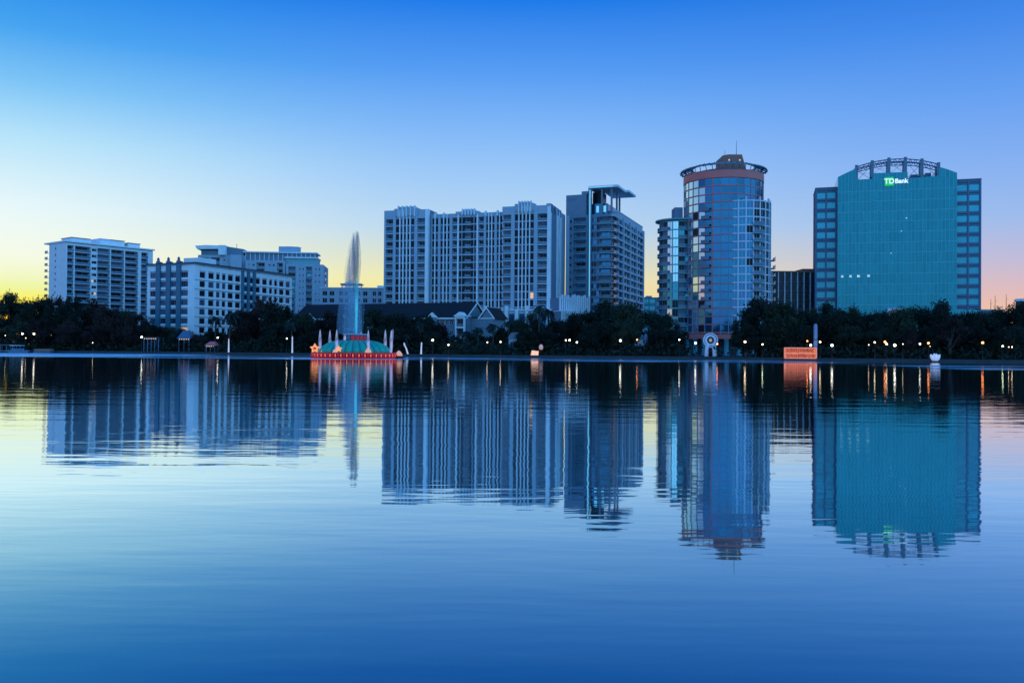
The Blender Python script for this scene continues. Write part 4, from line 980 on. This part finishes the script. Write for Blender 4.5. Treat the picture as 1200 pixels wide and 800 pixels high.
# light-wrapped trunks standing at the water edge
M['wrap'] = mat('light_wrapped_bark', (.6,.6,.65), .7, emit=(.75,.78,1), es=.42)
M['wrapred'] = mat('red_light_band', (.6,.2,.2), .7, emit=(1,.25,.3), es=.6)
for px, pt, pb_, lean, lab in ((268,396.5,413,0,'straight pole wrapped in white lights with a red top, below the mid-rise'),(342.5,394,413,0,'pole wrapped in white lights left of the fountain'),(478,401.5,414.5,-1.1,'leaning pole wrapped in white lights right of the fountain'),(493.5,401,415,.1,'upright pole wrapped in white lights right of the fountain')):
    Y = front_y(px, 1.0); m = MB(); z = tz(px, pt, Y)-GZ
    m.tube([(0,0,0),(lean*.4,0,z*.5),(lean,0,z-.6)], [.24,.18,.15], 8, 'wrap'); m.tube([(lean,0,z-.6),(lean,0,z)], [.19,.12], 8, 'wrapred' if px == 268 else 'wrap')
    for q in range(10): zz = z*q/10; m.ring(lean*(q/10), 0, .0+.1, .27-.008*q, zz+.05, zz+.16, 8, 'wrap')
    o = m.build('lit_pole'); o.location = (gx(px, Y), Y, GZ); tag(o, lab, 'pole', 'light wrapped poles by the water')

# ------------------------------------------------------------------ fountain
FY = 190.0; fx = gx(416, FY)
ft = thing('fountain', (fx, FY, 0), 0, 'round lake fountain with ribbed teal dome, red garlanded base and tall cyan lit jet', 'fountain')
M['red'] = mat('red_garland', (.5,.02,.04), .5, emit=(.9,.01,.04), es=.16)  # slight red glow stands in for light cast by the bulbs
M['bulb'] = mat('garland_bulb', (.9,.3,.1), .5, emit=(1,.12,.02), es=.75)
M['deckred'] = mat('dark_red_rim', (.10,.01,.02), .6)
M['dome'] = mat('teal_dome_acrylic', (.02,.30,.26), .3, emit=(.005,.22,.18), es=.32, var=.4, scale=1.5)  # faint glow in the acrylic stands in for the fountain lighting
M['drum'] = mat('fountain_drum', (.02,.05,.08), .5)
M['redlight'] = mat('red_light_panel', (.3,.02,.03), .5, emit=(.5,.01,.03), es=.3)
M['paleblue'] = mat('pale_blue_rim', (.35,.5,.62), .5)
fr_ = 9.2
m = MB(); m.ring(0, 0, .1, fr_-.25, -.6, 1.25, 72, 'deckred'); m.ring(0, 0, fr_-.6, fr_+.15, 1.12, 1.28, 72, 'red'); m.ring(0,0,fr_-.6,fr_+.1,-.02,.22,72,'red'); m.build('base', ft)
m = MB(); nl_ = 46
for i in range(nl_):
    a = 2*math.pi*i/nl_; c_, s_ = math.cos(a), math.sin(a)
    m.tube([(c_*(fr_+.02), s_*(fr_+.02), .22), (c_*(fr_+.16), s_*(fr_+.16), .7), (c_*(fr_+.02), s_*(fr_+.02), 1.12)], [.22,.34,.22], 6, 'red')
m.build('garland', ft)
m = MB()
for i in range(nl_):
    a = 2*math.pi*(i+.5)/nl_; c_, s_ = math.cos(a), math.sin(a)
    m.tube([(c_*(fr_+.1), s_*(fr_+.1), .35), (c_*(fr_+.2), s_*(fr_+.2), .7), (c_*(fr_+.1), s_*(fr_+.1), 1.02)], [.08,.15,.08], 6, 'bulb')
m.build('bulb_string', ft)
def rib(a, r, z): return 1+.05*math.cos(28*a)*(1 if 2 < r else .3)
m = MB(); m.lathe([(7.7,1.29),(7.6,1.8),(7.0,2.5),(6.0,3.2),(4.8,3.7),(3.6,3.95),(2.6,4.0)], 224, 'dome', rfun=rib); m.build('dome', ft, smooth=True)
m = MB()
for i in range(28):
    a = 2*math.pi*(i+.5)/28; m.tube([(math.cos(a)*r*.99, math.sin(a)*r*.99, z) for r, z in ((7.5,1.3),(7.45,1.8),(6.85,2.5),(5.9,3.2),(4.7,3.7),(3.6,3.93))], .09, 5, 'teal')
m.build('dome_groove_strip', ft)  # dark strips laid along the grooves between the lobes
m = MB(); m.ring(0, 0, .1, 2.5, 3.9, 5.2, 32, 'drum'); m.ring(0, 0, .1, 2.75, 5.2, 5.42, 32, 'paleblue'); 
for i in range(16):
    a = 2*math.pi*i/16; d = (-math.sin(a), math.cos(a)); 
    if i not in (12,13,14,15): m.box(((2.5*math.cos(a), 2.5*math.sin(a)), d), -.35, .35, .003, .05, 4.15, 5.0, 'steel')
    else: m.box(((2.5*math.cos(a), 2.5*math.sin(a)), d), -.4, .4, .003, .05, 4.1, 5.05, 'redlight')
m.build('drum', ft)
# water: translucent spray shells
def spray_mat(name, col, a_in, scale=(1.5,1.5,.12), emit=None, es=0, fade=None):
    mm = bpy.data.materials.new(name); mm.use_nodes = True; t = mm.node_tree; t.nodes.clear()
    out = t.nodes.new('ShaderNodeOutputMaterial'); mx = t.nodes.new('ShaderNodeMixShader'); tr_ = t.nodes.new('ShaderNodeBsdfTransparent')
    pb = t.nodes.new('ShaderNodeBsdfPrincipled'); pb.inputs['Base Color'].default_value = (*col,1); pb.inputs['Roughness'].default_value = .9
    pb.inputs['Subsurface Weight'].default_value = 0
    if emit: pb.inputs['Emission Color'].default_value = (*emit,1); pb.inputs['Emission Strength'].default_value = es
    tl = t.nodes.new('ShaderNodeBsdfTranslucent'); tl.inputs[0].default_value = (*col,1); m2 = t.nodes.new('ShaderNodeMixShader'); m2.inputs[0].default_value = .5
    t.links.new(pb.outputs[0], m2.inputs[1]); t.links.new(tl.outputs[0], m2.inputs[2])
    tcn = t.nodes.new('ShaderNodeTexCoord'); mp = t.nodes.new('ShaderNodeMapping'); mp.inputs['Scale'].default_value = scale; t.links.new(tcn.outputs['Object'], mp.inputs[0])
    nz = t.nodes.new('ShaderNodeTexNoise'); nz.inputs['Detail'].default_value = 1; nz.inputs['Scale'].default_value = 1; t.links.new(mp.outputs[0], nz.inputs[0])
    r_ = t.nodes.new('ShaderNodeMapRange'); t.links.new(nz.outputs[0], r_.inputs[0]); r_.inputs[1].default_value = .38; r_.inputs[2].default_value = .66; r_.inputs[3].default_value = a_in*.3; r_.inputs[4].default_value = a_in*1.6
    al = r_.outputs[0]
    if fade:
        sp = t.nodes.new('ShaderNodeSeparateXYZ'); t.links.new(tcn.outputs['Object'], sp.inputs[0]); f_ = t.nodes.new('ShaderNodeMapRange'); t.links.new(sp.outputs[2], f_.inputs[0]); f_.interpolation_type = 'SMOOTHSTEP'
        f_.inputs[1].default_value, f_.inputs[2].default_value, f_.inputs[3].default_value, f_.inputs[4].default_value = fade
        ml = t.nodes.new('ShaderNodeMath'); ml.operation = 'MULTIPLY'; ml.use_clamp = True; t.links.new(al, ml.inputs[0]); t.links.new(f_.outputs[0], ml.inputs[1]); al = ml.outputs[0]
    t.links.new(al, mx.inputs[0]); t.links.new(tr_.outputs[0], mx.inputs[1]); t.links.new(m2.outputs[0], mx.inputs[2]); t.links.new(mx.outputs[0], out.inputs[0]); return mm
M['mist'] = spray_mat('falling_spray', (.40,.56,.68), .085, scale=(1.2,1.2,.07))
M['plume'] = spray_mat('rising_plume', (.05,.28,.36), .10, scale=(1.6,1.6,.10))
M['core'] = spray_mat('glowing_water_core', (.6,.85,.9), .8, scale=(2,2,.3), emit=(.03,.70,.80), es=.7, fade=(10, 19, 1, .05))  # cyan glow put into the water for the spotlight on it
M['jetm'] = spray_mat('glowing_jet_water', (.8,.8,.88), .17, scale=(2,2,.5), emit=(.72,.62,.88), es=.5)  # pinkish glow put into the water in place of lamplight
zt_ = tz(417, 270, FY); z1_ = tz(415, 333, FY)
sx_ = lambda px: gx(px, FY)-fx
def shells(name, prof, cx, matn, rads, parent, seg=20, sy=1.0, jit=0, lean=0):
    m = MB(); k = m.mi(matn)
    for rs, zs in rads:
        b = len(m.v); z0 = prof[0][1]
        for r, z in prof:
            for i in range(seg):
                a = 2*math.pi*i/seg; rr = r*rs*(1+.12*math.sin(3*a+z*.2+rs*9)); m.v.append((cx+lean*(z-z0)+rr*math.cos(a), rr*math.sin(a)*sy, z0+(z-z0)*zs))
        for j in range(len(prof)-1):
            for i in range(seg): i2 = (i+1) % seg; m.f.append((b+j*seg+i, b+j*seg+i2, b+(j+1)*seg+i2, b+(j+1)*seg+i)); m.m.append(k)
    return m.build(name, parent, smooth=True)
wj = shells('water_jet', [(.22,5.3),(.28,9),(.32,14),(.42,18),(.55,22),(.5,25),(.3,28),(.06,zt_-.3)], sx_(417.3), 'core', ((1,1),(.6,.99)), ft, lean=.002)
wp = shells('spray_plume', [(.55,14.5),(.72,18),(.85,21),(.82,23.5),(.6,26),(.32,28.2),(.03,zt_)], sx_(416.3), 'plume', [(1.25-.125*q_,1-.012*q_) for q_ in range(10)], ft, lean=.01)
wd_ = shells('drifting_spray', [(1.0,16),(1.1,19),(.9,22),(.6,25),(.15,28.0)], sx_(409.0), 'mist', [(1.3-.14*q_,1-.02*q_) for q_ in range(9)], ft, lean=.07)
wm_ = shells('falling_spray', [(2.7,5.4),(2.75,8),(2.6,12),(2.4,15),(2.2,z1_-.6),(1.9,z1_)], sx_(411), 'mist', [(1.08-.1*q_,1+.012*q_) for q_ in range(10)], ft)
rgd = random.Random(4); m = MB(); M['drop'] = mat('water_drop', (.6,.75,.85), .3)
for i in range(110):
    q = rgd.random(); z = 6+10*q; wv = (2.6 if z < 17 else 1.5*(1-((z-17)/(zt_-17))**2)+.15); x = sx_(411.5 if z < 17 else 414+2.4*(z-17)/(zt_-17))+rgd.gauss(0,.5)*wv; y = rgd.gauss(0,.45)*wv
    l = rgd.uniform(.08,.35); r0_ = rgd.uniform(.015,.04); m.hexa([(x-r0_,y-r0_,z),(x+r0_,y-r0_,z),(x+r0_,y+r0_,z),(x-r0_,y+r0_,z),(x-r0_,y-r0_,z+l),(x+r0_,y-r0_,z+l),(x+r0_,y+r0_,z+l),(x-r0_,y+r0_,z+l)], 'drop')
o = m.build('falling_drops', ft); tag(o, kind='stuff')
# small ring jets
jets = [(375,414,385.5,-2.0),(386.5,412,386,4.5),(394.5,413,385.5,-8.2),(404,400,392,-2.5),(423,404,388,3),(431.5,413,386,-8.3),(451.5,412,385.5,2.5),(458.5,413.5,386,-3.5)]
for i, (px, pb_, pt, dy) in enumerate(jets):
    Y = FY+dy; xx = gx(px, Y)-fx; zb_ = 1.3 if pb_ > 405 else 3.9; zt2 = tz(px, pt, Y)
    hh = zt2-zb_
    o = shells('small_jet', [(.2,0),(.30,hh*.25),(.28,hh*.5),(.20,hh*.75),(.1,hh*.92),(.02,hh)], 0, 'jetm', [(1.25-.2*q_,1-.015*q_) for q_ in range(6)], ft, seg=12)
    o.location = (xx, dy, zb_)
o = shells('small_jet', [(.1,0),(.25,1.5),(.4,3.2),(.25,4.6),(.02,5.2)], 0, 'jetm', ((1,1),(.6,.95)), ft, seg=12, lean=.12); o.location = (sx_(459.5), -3.2, 1.3)
sl2 = bpy.data.lights.new('fountain_spotlight', 'SPOT'); sl2.energy = 1200; sl2.color = (.1,.8,1); sl2.spot_size = R(24); sl2.shadow_soft_size = .3
for a in (-90, 30, 150):
    so2 = bpy.data.objects.new('fountain_spotlight', sl2); COL.objects.link(so2); so2.parent = ft; so2.location = (sx_(416.5)+1.9*math.cos(R(a)), 1.9*math.sin(R(a)), 5.5)
    so2.rotation_euler = Vector((1.7*math.cos(R(a)), 1.7*math.sin(R(a)), -12)).to_track_quat('Z','Y').to_euler()
# ornaments
M['star'] = mat('orange_star_lantern', (.9,.4,.15), .5, emit=(1,.30,.05), es=.85)
M['starmid'] = mat('dark_red_star_eye', (.3,.04,.02), .5, emit=(.5,.03,.01), es=.5)
def star(m, r, n, ri, th, mt, z, cx=0):
    pts = []
    for i in range(2*n):
        a = math.pi/2+math.pi*i/n; rr = r if i % 2 == 0 else ri; pts.append((cx+rr*math.cos(a), z+rr*math.sin(a)))
    m.extr(pts, -th/2, th/2, mt)
m = MB(); star(m, 1.15, 5, .62, .4, 'star', 1.2); star(m, .4, 5, .25, .5, 'starmid', 1.2); o = m.build('star_lantern'); Y = FY-1.0; o.location = (gx(369, Y), Y, 1.22-.3); tag(o, 'orange five-pointed star lantern on the left rim of the fountain base', 'lantern', 'lanterns on the fountain base')
for px, dy, lab, r, yel in ((397,-8.3,'small yellow star lantern on the front left rim of the fountain',.75,1),):
    m = MB(); star(m, r, 5, .4, .3, 'lampwarm2' if 0 else 'star', .8); o = m.build('star_lantern'); o.location = (gx(px, FY+dy), FY+dy, 1.25); tag(o, lab, 'lantern', 'lanterns on the fountain base')
M['shell'] = mat('cream_pink_shell', (.8,.45,.3), .5, emit=(1,.38,.18), es=.5)
for px, dy, lab, s_ in ((392.5,-8.4,'low orange shell-shaped lantern at the foot of a jet on the fountain front left',.42),(431.5,-8.4,'orange shell-shaped lantern at the foot of a jet on the fountain front right',.6),(467.5,-.5,'pale pink shell-shaped lantern at the right rim of the fountain',.7),(378.5,-4.5,'pale shell-shaped lantern at the left rim of the fountain next to the star',.4)):
    m = MB(); m.lathe([(s_*1.1,0),(s_*1.0,s_*.5),(s_*.7,s_*1.1),(s_*.35,s_*1.5),(.04,s_*1.7)], 20, 'shell', rfun=lambda a, r, z: 1+.1*math.cos(10*a)); o = m.build('shell_lantern', smooth=True)
    Y = FY+dy; o.location = (gx(px, Y), Y, 1.29 if px < 460 else .6); 
    tag(o, lab, 'lantern', 'lanterns on the fountain base')
    if px > 460:
        q = MB(); q.ring(0, 0, .1, 1.0, -.7, -.003, 20, 'deckred'); q.build('float', o)

# ------------------------------------------------------------------ lit things along the water
# orange light panel
Y = front_y(938, -1.5); x0_, x1_ = gx(919.5, Y), gx(957, Y); H_ = tz(938, 407.2, Y); W_ = x1_-x0_
M['panel'] = mat('orange_light_panel', (.25,.06,.02), .5, emit=(1,.20,.07), es=.7, var=.0)
pt_ = M['panel'].node_tree; nz = pt_.nodes.new('ShaderNodeTexNoise'); nz.inputs['Scale'].default_value = 2.2; nz.inputs['Detail'].default_value = 6; r_ = pt_.nodes.new('ShaderNodeMapRange'); pt_.links.new(nz.outputs[0], r_.inputs[0]); r_.inputs[1].default_value = .35; r_.inputs[2].default_value = .65; r_.inputs[3].default_value = .3; r_.inputs[4].default_value = .95
tcx = pt_.nodes.new('ShaderNodeTexCoord'); pt_.links.new(tcx.outputs['Object'], nz.inputs[0]); pt_.links.new(r_.outputs[0], pt_.nodes['Principled BSDF'].inputs['Emission Strength'])
M['panelframe'] = mat('pinkish_panel_frame', (.35,.15,.12), .5, emit=(1,.38,.28), es=.6)
M['mark'] = mat('dark_red_marks', (.1,.01,.01), .6, emit=(.35,.01,.01), es=.35)
root = thing('illuminated_sign', (x0_, Y, 0), 0, 'wide orange illuminated sign with two rows of dark red characters at the water edge', 'sign')
m = MB(); m.bx(0, W_, 0, .6, .55, H_, 'panel'); m.build('panel', root)
m = MB(); f_ = .16
for a in ((-.05, W_+.05, H_-f_, H_+.02),(-.05, W_+.05, .5, .5+f_),(-.05, f_-.05, .5+f_+.002, H_-f_-.002),(W_-f_+.05, W_+.05, .5+f_+.002, H_-f_-.002),(f_, W_-f_, (H_+.5)/2-.07, (H_+.5)/2+.07)): m.bx(a[0], a[1], -.08, -.003, a[2], a[3], 'panelframe')
m.build('frame', root)
m = MB(); rg = random.Random(9); zh = (H_-.5)/2
for row in range(2):
    zc_ = .5+zh*(row+.5); x = .5
    while x < W_-.7:
        w = rg.uniform(.26,.4); hh = zh*.27
        m.bx(x, x+.12, -.05, -.004, zc_-hh, zc_+hh, 'mark')
        if rg.random() < .7: m.bx(x+.121, x+w, -.05, -.004, zc_+hh-.1, zc_+hh, 'mark')
        if rg.random() < .6: m.bx(x+.121, x+w, -.05, -.004, zc_-hh, zc_-hh+.1, 'mark')
        if rg.random() < .6: m.bx(x+w-.08, x+w, -.045, -.004, zc_-hh+.101, zc_+hh-.101, 'mark')
        if rg.random() < .5: m.bx(x+.121, x+w-.081, -.05, -.004, zc_-.05, zc_+.05, 'mark')
        x += w+rg.uniform(.1,.2)
m.build('lettering', root)
m = MB(); m.bx(-.3, W_+.3, -.5, 1.1, -.3, .45, 'dark'); m.build('float', root)

# white lotus-shaped float
Y = front_y(1096, -2.5); M['lotus'] = mat('lit_white_petals', (.75,.78,.85), .5, emit=(.62,.68,.95), es=.35)
root = thing('lotus_lantern', (gx(1096, Y), Y, 0), 0, 'glowing white petalled lotus lantern floating near the right shore', 'lantern')
m = MB()
for i in range(9):
    a = 2*math.pi*i/9; c_, s_ = math.cos(a), math.sin(a); b0 = len(m.v)
    m.tube([(c_*.4, s_*.4, .3), (c_*.95, s_*.95, .95), (c_*1.35, s_*1.35, 1.6), (c_*1.5, s_*1.5, 2.05)], [.28,.42,.30,.05], 7, 'lotus')
for i in range(5):
    a = 2*math.pi*i/5+.3; c_, s_ = math.cos(a), math.sin(a); m.tube([(c_*.1, s_*.1, .3), (c_*.4, s_*.4, 1.4), (c_*.45, s_*.45, 2.3)], [.3,.36,.05], 7, 'lotus')
root.scale = (.72,.72,.9); m.build('petals', root, smooth=True); m = MB(); m.ring(0, 0, .1, 1.0, -.1, .3, 20, 'dark'); m.build('float', root)

# cream lantern box on the bank
Y = front_y(626.5, .8); M['creamlit'] = mat('cream_lantern_paper', (.8,.5,.35), .6, emit=(1,.50,.26), es=.85)
root = thing('box_lantern', (gx(626.5, Y), Y, GZ+.05), .15, 'tilted cream box lantern glowing at the water edge below the widest tower', 'lantern')
m = MB(); m.hexa([(-1,-.6,.0),(.9,-.6,.0),(.9,.6,0),(-1,.6,0),(-.75,-.5,1.35),(1.0,-.5,1.15),(1.0,.5,1.15),(-.75,.5,1.35)], 'creamlit'); m.build('shade', root)
m = MB(); 
for x in (-.98, -.06, .86): m.hexa([(x,-.66,0),(x+.09,-.66,0),(x+.09,-.603,0),(x,-.603,0),(x+.1,-.56,1.3),(x+.19,-.56,1.3),(x+.19,-.5,1.3),(x+.1,-.5,1.3)], 'star')
m.build('frame', root)
Y = front_y(634, 5); m = MB(); m.lathe([(.45,0),(.6,.5),(.55,1.1),(.2,1.5)], 14, mat('dim_pink_lantern', (.6,.4,.35), .6, emit=(.7,.4,.35), es=.35)); o = m.build('round_lantern', smooth=True); o.location = (gx(634, Y), Y, GZ+1.6); tag(o, 'dim pinkish round lantern just right of and above the cream box lantern', 'lantern')
m = MB(); m.lathe([(.5,-1.5),(.3,-1.4),(.12,-1.2),(.12,-.003)], 10, 'metal'); m.build('post', o)

# ring sculpture
Y = front_y(832.5, 9); sc_ = Y/1000
root = thing('ring_sculpture', (gx(832.5, Y), Y, GZ), 0, 'big pale ring on two legs standing before the round tower', 'sculpture')
z0r = tz(832.5, 398.6, Y)-GZ; ro = 8.6*sc_; M['ringw'] = mat('white_paint_faint_glow', (.72,.76,.85), .5, emit=(.35,.42,.75), es=.05)  # paint given a faint glow of its own, no lamp inside
def disc(m, r0, r1, y0, y1, mt, n=48):
    k = m.mi(mt); b = len(m.v)
    for i in range(n):
        a = 2*math.pi*i/n; c_, s_ = math.cos(a), math.sin(a); m.v += [(c_*r0, y0, z0r+s_*r0), (c_*r1, y0, z0r+s_*r1), (c_*r1, y1, z0r+s_*r1), (c_*r0, y1, z0r+s_*r0)]
    for i in range(n):
        p = b+4*i; q = b+4*((i+1) % n)
        for e in range(4): m.f.append((p+e, p+(e+1) % 4, q+(e+1) % 4, q+e)); m.m.append(k)
m = MB(); disc(m, ro*.88, ro, -.35, .35, 'ringw'); disc(m, ro*.76, ro*.88, -.15, .15, 'bluesteel'); disc(m, ro*.50, ro*.76, -.28, .28, 'ringw'); m.build('ring', root)
m = MB(); disc(m, .01, ro*.497, -.05, .25, 'dark'); m.build('inner_disc', root)
m = MB(); 
k = m.mi('creamlit'); m.lathe([(.02,-.5),(.35,-.3),(.45,0),(.35,.3),(.02,.5)], 12, mat('cream_emblem', (.6,.5,.35), .6, emit=(.6,.5,.3), es=.3)); o = m.build('emblem', root, smooth=True); o.location = (0, -.1, z0r); o.scale = (1, .3, 1)  # emblem colour given a glow of its own
for s_ in (-1, 1):
    m = MB(); a, c_ = s_*.75, s_*1.0
    x0_, x1_ = (.45, 1.35) if s_ > 0 else (-1.35, -.45); dx = .25*s_
    m.hexa([(x0_+dx,-.3,0),(x1_+dx,-.3,0),(x1_+dx,.3,0),(x0_+dx,.3,0),(x0_,-.26,z0r-ro*.6),(x1_,-.26,z0r-ro*.6),(x1_,.26,z0r-ro*.6),(x0_,.26,z0r-ro*.6)], 'ringw'); m.build('leg', root)

# tall pale column behind the orange sign
Y = front_y(955.5, 6); M['bluecol'] = mat('blue_white_column', (.2,.3,.45), .6, emit=(.15,.28,.6), es=.03)  # faint glow of its own put into the column colour
root = thing('monument_column', (gx(955.5, Y), Y, GZ), 0, 'tall pale blue column rising behind the right end of the orange sign', 'column')
m = MB(); hh = tz(955.5, 381, Y)-GZ; w_ = .38; m.bx(-w_, w_, -.4, .4, 0, hh*.55, 'bluecol'); m.bx(-w_*.96, w_*.96, -.38, .38, hh*.58, hh, 'bluecol'); m.bx(-w_*.85, w_*.85, -.34, .34, hh*.551, hh*.579, 'dark'); m.bx(-w_-.2, w_+.2, -.6, .6, -.1, .3, 'concrete'); m.build('shaft', root)
m = MB(); m.bx(-w_*.7,w_*.7,-.3,.3,hh,hh+.35,'bluecol'); m.build('cap', root)

# pergola, kiosks, pavilions
def pavilion(px0, px1, ptop, back, lab, lit=True, name='pavilion', cat='pavilion', roof='steel', n=4, pitched=True):
    Y = front_y((px0+px1)/2, back); x0, x1 = gx(px0, Y), gx(px1, Y); H = tz((px0+px1)/2, ptop, Y)-GZ; W = x1-x0
    root = thing(name, (x0, Y, GZ), 0, lab, cat)
    m = MB(); he = H*.62 if pitched else H-.3
    if pitched:
        m.hexa([(-.4,-.4,he),(W+.4,-.4,he),(W+.4,4.4,he),(-.4,4.4,he),(W*.25,1.5,H),(W*.75,1.5,H),(W*.75,2.5,H),(W*.25,2.5,H)], roof)
    else: m.bx(-.3, W+.3, -.3, 4.3, he, H, roof)
    m.build('roof', root)
    pm_ = MB(); pm_.bx(-.1,.1,-.1,.1,0,he-.003,'bluesteel'); pme = pm_.mesh('post')
    for i in range(n):
        for y in (.1, 3.9): link('post', pme, root, (.15+(W-.3)*i/(n-1), y, 0))
    if lit:
        m = MB(); 
        for i in range(int(W/.7)): m.bx(.3+i*.7, .3+i*.7+.3, -.3, -.12, he-.3, he-.12, 'bulbwarm')
        m.build('string_lights', root)
    return root
M['bulbwarm'] = mat('warm_string_bulb', (.9,.7,.5), .5, emit=(1,.60,.32), es=1.1)
pavilion(168, 186, 394.8, 4, 'open pergola with string lights by the water below the teal-piered mid-rise', n=5, pitched=False, roof='dark')
pavilion(209, 222, 387, 5, 'blue-roofed kiosk with bright warm lights under its eaves', name='kiosk', cat='kiosk', n=3)
pavilion(241, 252, 400, 4, 'small lit hut with pinkish roof beside a white lamp below the mid-rise', name='kiosk', cat='kiosk', n=3, roof='pink')
def house(px0, px1, ptop, back, lab, m_='white', nwin=3):
    Y = front_y((px0+px1)/2, back); x0, x1 = gx(px0, Y), gx(px1, Y); H = tz((px0+px1)/2, ptop, Y)-GZ; W = x1-x0
    root = thing('park_building', (x0, Y, GZ), 0, lab, 'building')
    m = MB(); m.bx(0, W, 0, 5, 0, H*.72, m_); m.build('wall', root)
    m = MB(); m.hexa([(-.3,-.3,H*.72),(W+.3,-.3,H*.72),(W+.3,5.3,H*.72),(-.3,5.3,H*.72),(W*.2,2.2,H),(W*.8,2.2,H),(W*.8,2.8,H),(W*.2,2.8,H)], 'roofgrey'); m.build('roof', root)
    wmh = window_mb(.9,1.1,2)().mesh('window')
    for i in range(nwin): link('window', wmh, root, (W*(i+.5)/nwin-.45, -.03, H*.3))
house(716, 730, 394, 14, 'small white park building behind trees, left of the orange lamp below the canopy tower')
house(734, 757, 390, 16, 'wider white park building behind the orange lamp below the canopy tower', nwin=5)
house(596, 610, 389, 14, 'pale little building beside the pinkish lamp below the widest tower', 'palewall')
house(1180, 1196, 403, 12, 'low pale building with faint lights at the extreme right shore', 'palewall')
m = MB(); Y = front_y(757, 13); hh = tz(757, 391, Y)-GZ; m.lathe([(.7,0),(.7,hh*.8),(.5,hh*.95),(.1,hh)], 14, 'bluewall'); o = m.build('white_turret', smooth=True); o.location = (gx(756.5, Y), Y, GZ); tag(o, 'pale rounded turret at the right end of the white park buildings', 'turret')

# boat dock at far left
Y = front_y(6, -1); root = thing('dock_shelter', (gx(-8, Y), Y, 0), 0, 'flat-roofed dock shelter on posts at the far left shore', 'shelter')
H_ = tz(5, 403.5, Y); W_ = gx(15, Y)-gx(-8, Y)
m = MB(); m.bx(-.3, W_+.3, -.3, 5, H_-.25, H_, 'concrete'); m.build('roof', root)
m = MB(); m.bx(-.2, W_+.2, -.1, 4.8, .25, .5, 'bluewall'); m.build('deck', root)
pm_ = MB(); pm_.bx(-.1,.1,-.1,.1,-.8,H_-.253,'steel'); pme = pm_.mesh('post')
for i in range(4): link('post', pme, root, (.2+(W_-.4)*i/3, .2, 0)); link('post', pme, root, (.2+(W_-.4)*i/3, 4.5, 0))
Y = front_y(25, -3.5); root = thing('tour_boat', (gx(9, Y), Y, 0), 0, 'small blue canopied boat moored beside the dock shelter', 'boat')
W_ = gx(38, Y)-gx(9, Y); m = MB()
m.hexa([(1.0,-.9,-.1),(W_-1.2,-.9,-.1),(W_-1.2,.9,-.1),(1.0,.9,-.1),(0,-1.2,.75),(W_,-1.2,.75),(W_,1.2,.75),(0,1.2,.75)], 'bluewall'); m.build('hull', root)
m = MB(); m.bx(1.6, W_-2.2, -.8, .8, .75, 1.3, 'glass3'); m.build('cabin', root)
m = MB(); m.bx(1.2, W_-3.0, -1.1, 1.1, 2.15, 2.3, 'white'); m.build('canopy', root)
pm_ = MB(); pm_.bx(-.05,.05,-.05,.05,.75,2.147,'steel'); pme = pm_.mesh('post')
for x in (1.4, W_/2-.5, W_-3.3): link('post', pme, root, (x, -1, 0)); link('post', pme, root, (x, 1, 0))
Y = front_y(52, -3); root = thing('work_barge', (gx(41, Y), Y, 0), 0, 'flat brown barge moored right of the small blue boat', 'boat')
W_ = gx(62, Y)-gx(41, Y); m = MB(); m.hexa([(.5,-1,-.1),(W_-.5,-1,-.1),(W_-.5,1,-.1),(.5,1,-.1),(0,-1.2,.6),(W_,-1.2,.6),(W_,1.2,.6),(0,1.2,.6)], 'concrete'); m.build('hull', root)
m = MB(); m.bx(.3, W_-.2, -1, 1, .6, 1.25, 'brick'); m.build('cargo_box', root)
